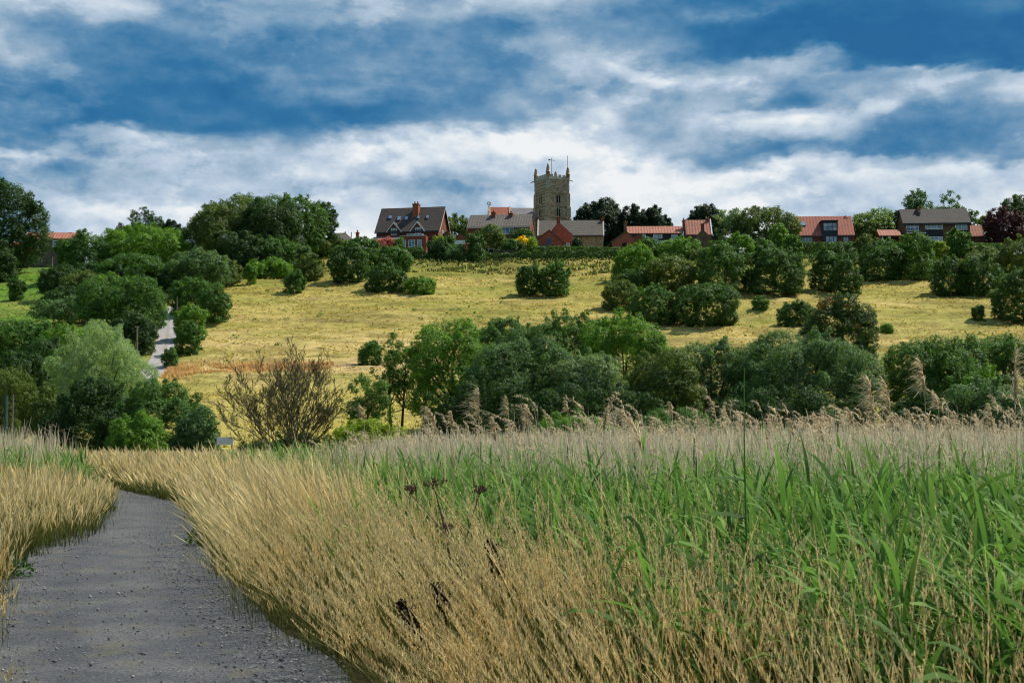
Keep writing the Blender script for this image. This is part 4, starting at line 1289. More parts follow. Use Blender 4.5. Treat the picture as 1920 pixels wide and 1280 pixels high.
    N = N0.repeat(m, 0) * .55 + off / rr[:, None] * .55 + rand_dirs(rng, n) * .55 + np.array([0, 0, .35])
    P[:, 2] = np.maximum(P[:, 2], .02)
    N /= np.linalg.norm(N, axis=1)[:, None] + 1e-9
    V, Fq = leaf_quads(rng, P, N, leaf, elong=2.8 if kind == 'willow' else 1.6, droop=.5 if kind == 'willow' else 0)
    return V, Fq, B

def limbs(rng, B, h, w, r0, zb, two=False):
    br = []
    top = zb + (h - zb) * .55
    roots = [(0, 0)] if not two else [(-w * .08, 0), (w * .10, .3)]
    for (x, y) in roots:
        P = [(x, y, -.3), (x * 1.1, y, zb * .5), (x * 1.3 + rng.uniform(-.1, .1), y, zb), (x * 1.5, y * 1.2, (zb + top) / 2), (x * 1.7, y, top)]
        br.append((P, [r0 * 1.25, r0, r0 * .85, r0 * .6, r0 * .25]))
        for j in rng.choice(len(B), min(7, len(B)), replace=False):
            t = rng.uniform(.35, .9)
            s0 = np.array([x * 1.4, y, zb * .8 + (top - zb * .8) * (t - .3)])
            e = B[j, :3]
            m = (s0 + e) / 2 + np.array([0, 0, -.08 * h * rng.random()])
            br.append(([s0, m, e], [r0 * .4, r0 * .26, r0 * .08]))
    return tubes(br, 6)

SEED = [100]
def plant(nm, label, kind, x0, x1, yt, yb, d=None, mat='mid', group=None, cat=None, depf=.9, zb=None, two=False, px=None):
    """x0..yb: extent in the photograph; d: distance (None: where its foot meets the ground)"""
    SEED[0] += 1
    rng = np.random.default_rng(SEED[0])
    pc = (x0 + x1) / 2
    if d is None:
        p = hit(pc, yb)
        d = p.y + .15 * (x1 - x0) * p.y / F
    X = at(pc, yb, d).x
    gz = float(H0(X, d)) - .1
    w = (x1 - x0) * d / F * (1.08 if group in (G4, G3) and kind not in ('yew', 'spiky') else 1.12 if group == G5 and kind == 'tree' else 1.0)
    h = at(pc, yt, d).z - gz
    h = max(h, .4)
    leaf = LEAF_PX * d / (F / 1920 * 1024)
    if px: leaf *= px
    isbush = kind == 'bush'
    if zb is None: zb = -.28 * h if isbush else (.03 * h if group == G5 else .10 * h)
    V, Fq, B = crown(rng, w, w * depf, zb, h, leaf, kind, 0 if group == G6 else 16)
    if isbush:
        o_ = mesh_obj(nm, V, Fq, MATS[mat])
        o_.location = (X, d, gz)
    else:
        o_ = empty(nm, (X, d, gz))
        mesh_obj('crown', V, Fq, MATS[mat], o_)
        tv, tf = limbs(rng, B, h, w, max(.10, .022 * h + .012 * w) * (.5 if kind == 'thin' else 1), max(zb, .18 * h), two)
        mesh_obj('trunk', tv, tf, MATS['bark'], o_, smooth=True)
    return tag(o_, label, cat or ('bush' if isbush else 'tree'), group)

G1 = 'bushes scattered over the golden slope'
G2 = 'shrubs along the top of the slope'
G3 = 'trees on the ridge'
G4 = 'trees crowding the lane'
G5 = 'trees in a belt at the foot of the slope'
G6 = 'garden shrubs round the houses'
Bs = 'bush'; Tr = 'tree'
# --- bushes on the slope
for a in [
    ('bush', 'broad dark bush casting a long shadow, first below the hipped bungalow', Bs, 618, 691, 461, 530, None, 'hedge', G1),
    ('bush', 'upper half of the pair of dark bushes below the tall dormered house', Bs, 692, 770, 466, 515, None, 'mid', G1),
    ('bush', 'lower dark bush with a bright rim below the tall dormered house', Bs, 688, 758, 497, 548, None, 'hedge', G1),
    ('bush', 'small bright green bush beside the dark pair on the slope', Bs, 762, 816, 521, 551, None, 'bright', G1),
    ('bush', 'small leaning olive bush with a shadow near the corner of the slope', Bs, 533, 571, 509, 550, None, 'mid', G1),
    ('bush', 'yellow tipped bush at the edge of the dark wood', Bs, 556, 603, 480, 526, None, 'olive', G1),
    ('bush', 'dark bush on its own mid slope, duller one of the close pair below the church', Bs, 968, 1021, 496, 551, None, 'hedge', G1),
    ('bush', 'dark bush with sunlit edge, brighter one of the close pair below the church', Bs, 1014, 1069, 492, 554, None, 'mid', G1),
    ('bush', 'large bright topped bush at the edge of the big thicket below the cottages', Bs, 1151, 1235, 463, 532, None, 'bright', G1),
    ('bush', 'dull green middle bush of the thicket below the cottages', Bs, 1212, 1300, 480, 549, None, 'olive', G1),
    ('bush', 'low skirt bush at the front of the thicket below the cottages', Bs, 1160, 1240, 505, 546, None, 'hedge', G1),
    ('bush', 'tall rounded bush below the pantiled stone cottage', Bs, 1300, 1396, 468, 553, None, 'mid', G1),
    ('bush', 'very broad domed grey green bush below the sparse birch', Bs, 1394, 1510, 466, 554, None, 'hedge', G1),
    ('bush', 'narrow dark bush below the red roofed bungalow', Bs, 1518, 1576, 471, 546, None, 'hedge', G1),
    ('bush', 'lower dark bush beside the narrow one below the red roofed bungalow', Bs, 1562, 1613, 484, 553, None, 'hedge', G1),
    ('bush', 'wide dark bush below the open garage', Bs, 1608, 1690, 460, 528, None, 'hedge', G1),
    ('bush', 'tall lighter bush in front of the brown house balcony', Bs, 1672, 1757, 443, 527, None, 'mid', G1),
    ('bush', 'dark flat topped bush below the brown house, nearer the garage', Bs, 1747, 1815, 486, 555, None, 'hedge', G1),
    ('bush', 'dark flat topped bush below the brown house, nearer the purple tree', Bs, 1800, 1876, 483, 556, None, 'hedge', G1),
    ('bush', 'tall dark bush cut by the picture edge on the slope', Bs, 1862, 1945, 506, 605, None, 'hedge', G1),
    ('bush', 'pale olive bush above the tall dark one at the picture edge', Bs, 1872, 1960, 448, 520, None, 'olive', G1),
    ('bush', 'round green bush in front of the purple tree', Bs, 1812, 1880, 470, 512, None, 'olive', G1),
    ('bush', 'smaller loose bush of the low trio, farthest up the slope', Bs, 1131, 1194, 528, 582, None, 'olive', G1),
    ('bush', 'middle bush of the low trio with bright crest', Bs, 1177, 1270, 540, 610, None, 'mid', G1),
    ('bush', 'largest and darkest bush of the low trio', Bs, 1264, 1385, 532, 614, None, 'hedge', G1),
    ('bush', 'tiny round dark bush alone on the golden grass', Bs, 1411, 1441, 558, 587, None, 'mid', G1),
    ('bush', 'small wedge shaped dark bush near the brown topped tree', Bs, 1459, 1528, 567, 614, None, 'hedge', G1),
    ('bush', 'tiny dark bush on the golden grass near the picture edge', Bs, 1822, 1846, 575, 602, None, 'hedge', G1),
    ('bush', 'little bright green tuft of a bush beside the brown topped tree', Bs, 1652, 1673, 609, 630, None, 'bright', G1),
    ('bush', 'dark bush beside the bare earth patch at the slope foot', Bs, 670, 716, 642, 687, None, 'mid', G1),
    ('bush', 'small dark shrub on the green pasture', Bs, 16, 46, 522, 561, None, 'hedge', G1),
    ('bush', 'tiny shrub near the top of the green pasture', Bs, 46, 62, 484, 499, None, 'hedge', G1),
    ('bush', 'large dull bush at the edge of the green pasture', Bs, -40, 28, 458, 530, None, 'dark', G1),
]: plant(*a)
# --- shrubs along the crest
for a in [
    ('shrub', 'yellow green low shrub row at the foot of the dark wood', Bs, 464, 546, 486, 522, None, 'bright', G2),
    ('shrub', 'grey green shrub leaning at the wood edge', Bs, 548, 590, 466, 512, None, 'grey', G2),
    ('shrub', 'slender bright sapling standing at the corner of the slope', Bs, 461, 480, 498, 535, None, 'bright', G2),
    ('shrub', 'yellow conical shrub rising beside the hipped bungalow', Bs, 572, 612, 436, 478, 292, 'lime', G2),
    ('shrub', 'pale olive shrub in front of the hipped bungalow', Bs, 596, 668, 452, 486, 288, 'olive', G2),
    ('shrub', 'dense shrub between the hipped bungalow and the pink flowers', Bs, 650, 712, 448, 486, 290, 'mid', G2),
    ('shrub', 'pink flowering shrub under the lean-to wall', Bs, 700, 742, 445, 470, 300, 'pink', G6),
    ('shrub', 'round clipped shrub by the brick extension', Bs, 736, 758, 444, 468, 300, 'mid', G6),
    ('shrub', 'dark shrub before the french door', Bs, 770, 798, 463, 488, 288, 'hedge', G6),
    ('shrub', 'dark spreading shrub below the extension windows', Bs, 800, 848, 449, 490, 288, 'dark', G6),
    ('shrub', 'yellow leaved shrub at the corner of the tall dormered house', Bs, 812, 838, 441, 466, 296, 'lime', G6),
    ('shrub', 'upright green shrub beside the yellow leaved one', Bs, 831, 854, 440, 472, 295, 'mid', G6),
    ('shrub', 'pale grey shrub before the white garage door', Bs, 836, 880, 458, 494, 284, 'grey', G6),
    ('shrub', 'tall dark egg shaped shrub at the end of the deck', Bs, 872, 909, 431, 490, 284, 'hedge', G6),
    ('shrub', 'wide olive shrub behind the deck and under the low house windows', Bs, 893, 952, 427, 472, 300, 'olive', G6),
    ('shrub', 'dark clipped shrub below the low house end window', Bs, 957, 1004, 427, 452, 306, 'hedge', G6),
    ('shrub', 'golden flowering shrub below the clipped dark shrub', Bs, 966, 990, 443, 459, 298, 'gold', G6),
    ('shrub', 'lime green clipped shrub beside the golden flowers', Bs, 986, 1010, 446, 471, 298, 'lime', G6),
    ('shrub', 'dark low shrub behind the rail fence', Bs, 940, 985, 450, 478, 297, 'hedge', G6),
    ('shrub', 'dark domed topiary before the stone house', Bs, 1069, 1092, 447, 470, 300, 'yew', G6),
    ('shrub', 'loose shrub below the black boarded cottage windows, nearest the brick gables', Bs, 1190, 1240, 450, 490, 290, 'mid', G2),
    ('shrub', 'bright shrub below the pale green cottage window', Bs, 1232, 1312, 448, 494, 288, 'bright', G2),
    ('shrub', 'small bright bush spilling onto the thicket below the stone gable', Bs, 1290, 1335, 468, 500, 284, 'olive', G2),
    ('shrub', 'tall bright shrub rising above the hedge below the sparse birch', Bs, 1362, 1410, 442, 488, 288, 'bright', G2),
    ('shrub', 'dark shrub at the root of the olive willow', Bs, 1402, 1450, 452, 484, 290, 'mid', G2),
    ('shrub', 'bright green shrub in front of the olive willow', Bs, 1440, 1478, 428, 480, 296, 'bright', G2),
    ('shrub', 'rounded shrub at the near end of the bungalow hedge', Bs, 1468, 1502, 446, 482, 290, 'mid', G2),
    ('shrub', 'pale shrub between the bungalow hedge and open garage', Bs, 1602, 1648, 444, 482, 292, 'olive', G2),
    ('shrub', 'dark shrub below the red roofed bungalow dormer', Bs, 1548, 1604, 460, 494, 284, 'hedge', G2),
    ('shrub', 'shrub in front of the garage post', Bs, 1640, 1692, 452, 486, 288, 'mid', G2),
    ('shrub', 'tall bushy shrub before the brown house wall', Bs, 1774, 1822, 432, 482, 290, 'mid', G2),
    ('shrub', 'yellow green grassy shrub below the brown house windows', Bs, 1742, 1778, 456, 482, 288, 'lime', G2),
    ('shrub', 'dark shrub spreading beneath the annexe', Bs, 1815, 1868, 462, 490, 288, 'olive', G2),
]: plant(*a)
# --- trees on the ridge
for a in [
    ('broadleaf_tree', 'huge dark tree beside the grey farmhouse', Tr, -95, 72, 350, 500, 280, 'dark', G3),
    ('ash_tree', 'tall spiky ash standing above the lane trees', 'spiky', 232, 304, 390, 470, 300, 'dark', G3),
    ('broadleaf_tree', 'dark flat tree behind the spiky ash', Tr, 205, 262, 424, 470, 305, 'yew', G3),
    ('conifer', 'dark round conifer between the spiky ash and the big wood', 'yew', 290, 345, 418, 470, 310, 'yew', G3),
    ('broadleaf_tree', 'thin dark tree before the big wood', Tr, 330, 392, 426, 490, 300, 'dark', G3),
    ('broadleaf_tree', 'light green tree at the pasture side of the big wood', 'sparse', 364, 438, 376, 480, 300, 'mid', G3),
    ('broadleaf_tree', 'tallest airy tree of the big wood', 'sparse', 412, 506, 356, 470, 305, 'mid', G3),
    ('willow_tree', 'grey olive willow at the heart of the big wood', Tr, 366, 500, 384, 520, 272, 'olive', G3),
    ('broadleaf_tree', 'dark heavy tree in the middle of the big wood', Tr, 442, 562, 378, 522, 268, 'dark', G3),
    ('broadleaf_tree', 'dark green tree of the big wood facing the houses', Tr, 496, 602, 372, 500, 282, 'mid', G3),
    ('broadleaf_tree', 'last dark tree of the big wood beside the hipped bungalow', Tr, 570, 630, 383, 490, 290, 'dark', G3),
    ('broadleaf_tree', 'low bushy tree at the foot of the dark heavy one', Tr, 470, 560, 448, 514, 262, 'mid', G3),
    ('broadleaf_tree', 'shadowed tree on the lane side of the big wood', Tr, 425, 500, 440, 535, 258, 'dark', G3),
    ('broadleaf_tree', 'soft green tree behind the garage between two brick houses', Tr, 828, 884, 408, 470, 335, 'olive', G3),
    ('yew_tree', 'great black yew beside the church tower', 'yew', 1080, 1172, 381, 480, 340, 'yew', G3),
    ('yew_tree', 'slim dark conifer next to the great yew', 'yew', 1164, 1204, 388, 470, 338, 'yew', G3),
    ('yew_tree', 'dark spreading yew above the pantile cottage roof', 'yew', 1186, 1248, 396, 470, 338, 'yew', G3),
    ('conifer', 'pointed dark conifer above the pantile cottage roof', 'yew', 1218, 1244, 392, 470, 342, 'yew', G3),
    ('conifer', 'low pointed conifer at the end of the yew row', 'yew', 1238, 1262, 410, 470, 340, 'yew', G3),
    ('cedar_tree', 'black flat topped cedar behind the pantiled stone cottage', 'yew', 1288, 1364, 389, 480, 332, 'yew', G3),
    ('birch_tree', 'sparse pale birch with sky showing through', 'thin', 1340, 1412, 381, 470, 312, 'lightgrey', G3),
    ('willow_tree', 'broad olive willow between the sparse birch and the red roof', Tr, 1384, 1492, 392, 480, 312, 'olive', G3),
    ('robinia_tree', 'yellow green layered tree behind the red roofed bungalow', 'layered', 1592, 1680, 387, 480, 330, 'robinia', G3),
    ('broadleaf_tree', 'dull green tree below the layered one', Tr, 1598, 1652, 414, 478, 326, 'olive', G3),
    ('broadleaf_tree', 'dark tree touching the gable of the brown house', Tr, 1668, 1700, 402, 470, 330, 'dark', G3),
    ('broadleaf_tree', 'grey green tree rising behind the brown house chimney', Tr, 1694, 1752, 364, 450, 340, 'grey', G3),
    ('birch_tree', 'tall drooping birch behind the brown house', 'sparse', 1750, 1812, 352, 450, 335, 'grey', G3),
    ('birch_tree', 'lower drooping birch beside the annexe', 'sparse', 1796, 1844, 378, 460, 332, 'grey', G3),
    ('broadleaf_tree', 'light green tree behind the annexe and purple tree', Tr, 1834, 1874, 408, 470, 326, 'robinia', G3),
    ('purple_tree', 'purple leaved tree at the top of the slope', Tr, 1848, 1916, 394, 480, 312, 'purple', G3),
    ('broadleaf_tree', 'dark tree cut by the picture edge behind the purple tree', Tr, 1880, 1985, 368, 470, 322, 'dark', G3),
]: plant(*a)
# --- trees round the lane
for a in [
    ('broadleaf_tree', 'dark rounded tree just below the grey farmhouse', Tr, 110, 200, 438, 565, 262, 'mid', G4),
    ('broadleaf_tree', 'large yellow green dome of a tree above the lane', Tr, 188, 346, 426, 560, 268, 'bright', G4),
    ('broadleaf_tree', 'bright layered tree overhanging the middle of the lane wood', 'layered', 186, 314, 476, 572, 240, 'mid', G4),
    ('broadleaf_tree', 'dark tree filling the wood below the layered tree', Tr, 180, 320, 500, 600, 244, 'dark', G4),
    ('broadleaf_tree', 'silvery green tree beside the top of the lane', Tr, 316, 422, 472, 585, 236, 'grey', G4),
    ('bush', 'dull olive bush between the lane and the big wood', Bs, 376, 446, 484, 550, 245, 'olive', G4),
    ('broadleaf_tree', 'very dark tree at the edge of the green pasture', Tr, 74, 146, 502, 590, 236, 'dark', G4),
    ('bush', 'olive thicket between the dark pasture tree and the wood', Bs, 118, 200, 514, 590, 232, 'olive', G4),
    ('bush', 'bright yellow green maple sapling in the lane wood', Bs, 176, 222, 514, 590, 226, 'bright', G4),
    ('broadleaf_tree', 'grey green tree below the green pasture', Tr, 72, 186, 560, 660, 206, 'grey', G4),
    ('broadleaf_tree', 'big round green tree overhanging the lane by the utility pole', Tr, 156, 294, 526, 665, 192, 'mid', G4),
    ('bush', 'dark leafy bush under the big round tree by the lane', Bs, 212, 286, 590, 662, 182, 'dark', G4),
    ('broadleaf_tree', 'dark leafy tree at the picture edge below the pasture', Tr, -30, 98, 600, 735, 176, 'mid', G4),
    ('broadleaf_tree', 'bright round tree between the dark leafy one and the willow', Tr, 84, 166, 612, 720, 172, 'bright', G4),
    ('broadleaf_tree', 'dark tree in the shade behind the willow', Tr, 40, 140, 640, 770, 150, 'dark', G4),
    ('bush', 'bright topped bush on the field side of the lane, highest of three', Bs, 322, 404, 524, 590, 212, 'mid', G4),
    ('bush', 'yellow green bush on the field side of the lane, middle of three', Bs, 328, 382, 574, 640, None, 'bright', G4),
    ('bush', 'round dark bush on the field side of the lane, lowest of three', Bs, 330, 376, 606, 666, None, 'mid', G4),
    ('bush', 'little dark bush at the bend of the lane', Bs, 306, 331, 656, 690, None, 'mid', G4),
    ('bush', 'pale fringe bush where the lane wood meets the golden field', Bs, 372, 428, 540, 606, None, 'mid', G4),
    ('bush', 'shadowy undergrowth between the grey tree and the layered tree', Bs, 150, 300, 540, 630, 222, 'dark', G4),
    ('bush', 'dark undergrowth along the pasture edge of the lane wood', Bs, 92, 205, 540, 606, 222, 'dark', G4),
    ('bush', 'dark undergrowth below the farmhouse tree', Bs, 104, 220, 498, 560, 250, 'dark', G4),
    ('bush', 'green thicket beneath the yellow green dome', Bs, 300, 372, 500, 580, 238, 'dark', G4),
    ('bush', 'mid green thicket behind the willow crown', Bs, 90, 240, 640, 750, 146, 'mid', G4),
    ('bush', 'dull thicket between the round willow and the dark trees', Bs, -20, 110, 670, 790, 138, 'dark', G4),
    ('bush', 'shrub beside the lane verge under the big round tree', Bs, 262, 298, 566, 620, 208, 'mid', G4),
    ('willow_tree', 'large pale silvery willow at the foot of the lane', 'willow', 98, 272, 618, 812, 118, 'willow', G4),
    ('willow_tree', 'round yellow green willow cut by the picture edge', 'willow', -62, 62, 690, 812, 112, 'olive', G4),
    ('bush', 'dark mass of leaves under the silvery willow', Bs, 92, 250, 716, 842, 104, 'dark', G4),
    ('bush', 'dense dark green bush beside the silvery willow and the field', Bs, 226, 382, 722, 842, 100, 'mid', G4),
    ('bush', 'fresh green bush in front of the dark leaves', Bs, 206, 306, 778, 848, 93, 'bright', G4),
    ('bush', 'pale grey green sallow beside the white board', Bs, 328, 410, 772, 846, 96, 'grey', G4),
    ('bush', 'yellow green bush between the round willow and the dark leaves', Bs, 58, 118, 730, 800, 108, 'olive', G4),
]: plant(*a)
# --- belt of trees at the foot of the slope
for a in [
    ('alder_tree', 'slender airy tree with two bare trunks at the end of the belt', 'thin', 692, 792, 604, 812, 128, 'mid', G5, None, .9, 2.4, True),
    ('alder_tree', 'small thin tree below the airy one near the bare bush', 'thin', 630, 748, 690, 812, 120, 'mid', G5),
    ('maple_tree', 'bright green maple beside the airy tree', Tr, 774, 922, 606, 812, 126, 'bright', G5),
    ('broadleaf_tree', 'dark upright tree behind the maple', Tr, 870, 1010, 594, 800, 138, 'mid', G5),
    ('broadleaf_tree', 'grey green rounded tree in front of the dark upright one', Tr, 888, 1058, 634, 812, 122, 'grey', G5),
    ('broadleaf_tree', 'tall dark tree in the middle of the belt', Tr, 980, 1140, 592, 800, 138, 'mid', G5),
    ('broadleaf_tree', 'grey leaved low tree in front of the tall dark one', Tr, 1040, 1170, 668, 812, 120, 'lightgrey', G5),
    ('broadleaf_tree', 'bright crowned tree at the gap in the belt', Tr, 1098, 1252, 594, 805, 130, 'bright', G5),
    ('bush', 'drooping dark branch bush hanging into the gap', Bs, 1196, 1260, 628, 730, 128, 'mid', G5),
    ('broadleaf_tree', 'low olive tree just past the gap in the belt', Tr, 1182, 1310, 664, 812, 120, 'olive', G5),
    ('broadleaf_tree', 'dark grey green tree in the second clump of the belt', Tr, 1262, 1406, 642, 815, 124, 'grey', G5),
    ('broadleaf_tree', 'dense dark tree in the middle of the second clump', Tr, 1362, 1480, 650, 815, 128, 'dark', G5),
    ('ash_tree', 'broad silvery ash at the end of the second clump', Tr, 1396, 1626, 632, 818, 120, 'grey', G5),
    ('chestnut_tree', 'dark conical tree behind the silvery ash', Tr, 1516, 1636, 562, 720, 168, 'dark', G5),
    ('broadleaf_tree', 'rounded bright tree of the last clump', Tr, 1664, 1822, 632, 820, 124, 'mid', G5),
    ('broadleaf_tree', 'dark tree at the picture edge in the last clump', Tr, 1770, 1965, 636, 822, 128, 'mid', G5),
    ('bush', 'yellow green bush in the last clump', Bs, 1806, 1886, 690, 790, 116, 'bright', G5),
    ('bush', 'blue grey sallow in front of the last clump', Bs, 1770, 1930, 712, 825, 104, 'grey', G5),
    ('bush', 'bright green nettle bank between the bare bush and the belt', Bs, 622, 752, 792, 836, 92, 'lime', G5),
    ('bush', 'bright green bank of herbs in front of the belt', Bs, 990, 1170, 779, 836, 90, 'bright', G5),
    ('bush', 'smooth green bank in front of the gap in the belt', Bs, 1176, 1382, 776, 836, 90, 'mid', G5),
    ('bush', 'dark undergrowth under the second clump', Bs, 1330, 1640, 730, 840, 112, 'dark', G5, None, .4),
    ('bush', 'dark undergrowth under the maple and its neighbours', Bs, 780, 1020, 720, 836, 112, 'dark', G5, None, .4),
    ('bush', 'dark undergrowth beneath the middle of the belt', Bs, 990, 1250, 722, 836, 114, 'dark', G5, None, .4),
    ('bush', 'dark undergrowth under the last clump', Bs, 1640, 1900, 720, 840, 114, 'dark', G5, None, .4),
    ('bush', 'low scrub under the bare bush', Bs, 436, 500, 832, 862, 76, 'olive', G5),
    ('bush', 'dark scrub round the foot of the bare bush', Bs, 470, 640, 812, 862, 80, 'dark', G5, None, .4),
]: plant(*a)
# withered brown top on the conical tree
def brown_top():
    rng = np.random.default_rng(77)
    t = [o_ for o_ in bpy.data.objects if o_.get('label', '').startswith('dark conical tree')][0]
    d = t.location.y
    P = []
    for (px, py, r) in ((1538, 572, .45), (1556, 564, .5), (1578, 566, .55), (1592, 578, .6), (1598, 590, .5), (1532, 588, .4), (1608, 612, .4), (1548, 578, .5)):
        c = at(px, py, d - 1.2)
        q = rand_dirs(rng, 90) * (r * rng.uniform(.3, 1, 90) ** .5)[:, None]
        P.append(np.array(c) - np.array(t.location) + q)
    P = np.concatenate(P)
    V, Fq = leaf_quads(rng, P, rand_dirs(rng, len(P)), .24)
    o_ = mesh_obj('withered_leaves', V, Fq, MATS['brown'], t)
    o_['label'] = 'withered brown leaves'
brown_top()

# --- clipped hedges
def hedge(label, pts, h_px, d0, wd, mat='hedge', cat='hedge'):
    """pts: list of (px, top py); hedge standing d0 away"""
    SEED[0] += 1
    rng = np.random.default_rng(SEED[0])
    leaf = 1.5 * d0 / (F / 1920 * 1024)
    Ps = []; Ns = []
    for (xa, ya), (xb, yb) in zip(pts[:-1], pts[1:]):
        a = at(xa, ya, d0); b_ = at(xb, yb, d0)
        L = abs(b_.x - a.x); hh = max(h_px * d0 / F, .5 * (a.z + b_.z) - float(H0((a.x + b_.x) / 2, d0)) + .2)
        n = int(L * (2 * hh + wd) * 3.4 / (leaf * leaf))
        t = rng.random(n)
        x = a.x + (b_.x - a.x) * t; zt = a.z + (b_.z - a.z) * t + (.12 if mat == 'hedge' else .9) * vnoise(x / 1.3, x * 0, 7) + (0 if mat == 'hedge' else .8) * vnoise(x / 4.1, x * 0, 9)
        s_ = rng.random(n) * (2 * hh + wd)
        face = np.where(s_ < hh, 0, np.where(s_ < hh + wd, 1, 2))
        y = np.where(face == 0, -wd / 2, np.where(face == 1, s_ - hh - wd / 2, wd / 2)) + rng.normal(0, .12, n)
        z = np.where(face == 0, zt - hh + s_, np.where(face == 1, zt, zt - (s_ - hh - wd))) + rng.normal(0, .08, n)
        N = np.stack([0 * x, np.where(face == 0, -1.0, np.where(face == 2, 1.0, 0)), np.where(face == 1, 1.0, 0.2)], 1)
        Ps.append(np.stack([x, d0 + y, z], 1)); Ns.append(N)
    P = np.concatenate(Ps); N = np.concatenate(Ns) + rand_dirs(rng, len(P)) * .8
    N /= np.linalg.norm(N, axis=1)[:, None]
    c = P.mean(0); c[2] = P[:, 2].min()
    V, Fq = leaf_quads(rng, P - c, N, leaf)
    o_ = mesh_obj('hedge', V, Fq, MATS[mat])
    o_.location = c
    tag(o_, label, cat)
hedge('long clipped hedge below the stone house and brick gables', [(995, 462.5), (1090, 463.5), (1186, 465)], 14, 296, 1.2)
hedge('rough dark hedge bottom below the long clipped hedge', [(905, 478), (985, 472), (1060, 473), (1170, 472)], 17, 288, 1.6, 'dark')
hedge('thick clipped hedge in front of the red roofed bungalow', [(1478, 455), (1540, 455.5), (1625, 455.5)], 22, 296, 1.8)
hedge('clipped hedge between the stone gable and the tall bright shrub', [(1328, 453), (1372, 454)], 26, 297, 1.8)
hedge('clipped hedge behind the shrubs under the olive willow', [(1396, 455), (1470, 456)], 24, 296, 1.5)
hedge('thin hedge below the brown house and annexe', [(1640, 457.5), (1740, 456.5), (1880, 457)], 16, 296, 1.2)
hedge('shady hedge line below the deck and the two brick houses', [(752, 468), (800, 472), (860, 478), (905, 479)], 16, 286, 1.4, 'dark')

# ------------------------------------------------------------------ bare bush
def bare_bush():
    rng = np.random.default_rng(42)
    d = 78.0
    base = at(548, 850, d)
    gz = float(H0(base.x, d)) - .1
    br = []
    def grow(p, v, L, r, lev):
        n = 6
        P = [p.copy()]; q = p.copy(); w = v.copy()
        for i in range(n - 1):
            w = w + rng.normal(0, .11, 3) + np.array([0, 0, .035])
            w /= np.linalg.norm(w)
            q = q + w * L / (n - 1)
            P.append(q.copy())
        rad = np.linspace(r, r * .45, n)
        br.append((P, rad))
        if lev >= 4: return
        k = (4, 5, 4, 4)[lev]
        for j in range(k):
            t = rng.uniform(.3, 1.0)
            i = min(int(t * (n - 1)), n - 2)
            f = t * (n - 1) - i
            s0 = P[i] * (1 - f) + P[i + 1] * f
            dirn = P[i + 1] - P[i]; dirn /= np.linalg.norm(dirn)
            e = dirn + rand_dirs(rng, 1)[0] * np.array([.65, .65, .45]) + np.array([0, 0, .12])
            e /= np.linalg.norm(e)
            grow(s0, e, L * rng.uniform(.36, .58), max(r * .5, .012), lev + 1)
    for i in range(24):
        a = rng.uniform(0, 6.28)
        tilt = rng.uniform(.05, .85) if i > 3 else rng.uniform(.8, 1.15)
        v = np.array([math.cos(a) * math.sin(tilt) * 1.0, math.sin(a) * math.sin(tilt) * .7, math.cos(tilt)])
        if i in (0, 1, 2): v = np.array([-math.sin(.85 + .12 * i), .1, math.cos(.85 + .12 * i)])
        v /= np.linalg.norm(v)
        grow(np.array([rng.normal(0, .18), rng.normal(0, .15), 0]), v, rng.uniform(3.3, 4.5), rng.uniform(.032, .058), 0)
    V, Fq = tubes(br, 4)
    o_ = mesh_obj('bare_bush', V, Fq, MATS['bark_olive'])
    o_.location = (base.x, d, gz)
    tag(o_, 'leafless brown bush with many thin branches fanning up from the reeds', 'bush')
bare_bush()

# ------------------------------------------------------------------ grasses
def ribbons(base, height, lean, width, prof, along, curve=2.0, face=None, kink=None, rng=None):
    """base (n,3), height (n,), lean (n,2): tip offset, width (n,), prof: width factor at each level"""
    n = len(base)
    k = len(prof)
    t = np.asarray(along)
    ang = rng.uniform(0, math.pi, n) if face is None else face
    sx, sy = np.cos(ang), np.sin(ang)
    V = np.empty((n, k, 2, 3), np.float32)
    for i in range(k):
        tt = t[i]
        c = tt ** curve
        wob = 0 if kink is None else kink * math.sin(tt * 5.0)
        x = base[:, 0] + lean[:, 0] * c + wob
        y = base[:, 1] + lean[:, 1] * c
        z = base[:, 2] + height * (tt - (kz := 0) * tt)
        hw = width * prof[i] * .5
        V[:, i, 0, 0] = x - sx * hw; V[:, i, 1, 0] = x + sx * hw
        V[:, i, 0, 1] = y - sy * hw; V[:, i, 1, 1] = y + sy * hw
        V[:, i, :, 2] = z[:, None]
    V = V.reshape(-1, 3)
    b = (np.arange(n) * k * 2)[:, None] + (np.arange(k - 1) * 2)[None, :]
    Fq = np.stack([b, b + 1, b + 3, b + 2], -1).reshape(-1, 4)
    A = np.tile(np.repeat(t, 2), n)
    return V, Fq, A
def join(parts):
    V = []; Fq = []; A = []; o_ = 0
    for v, f, a in parts:
        V.append(v); Fq.append(f + o_); A.append(a); o_ += len(v)
    return np.concatenate(V), np.concatenate(Fq), np.concatenate(A)
def scatter(rng, dens, dmin, dmax, xlim=None, pad=3.2):
    """random points in the wedge the picture can see, dens(d) per square metre"""
    out = []
    d = dmin
    while d < dmax:
        st = max(.5, d * .06)
        half = .375 * (d + st) + pad
        x0, x1 = (-half, half) if xlim is None else (max(-half, xlim[0]), min(half, xlim[1]))
        if x1 > x0:
            n = int(dens(d) * (x1 - x0) * st)
            if n:
                out.append(np.stack([rng.uniform(x0, x1, n), rng.uniform(d, d + st, n)], 1))
        d += st
    return np.concatenate(out)
PXM = 1 / 1422.0
def wmin(d, w, px=.75): return np.maximum(w, d * PXM * px)

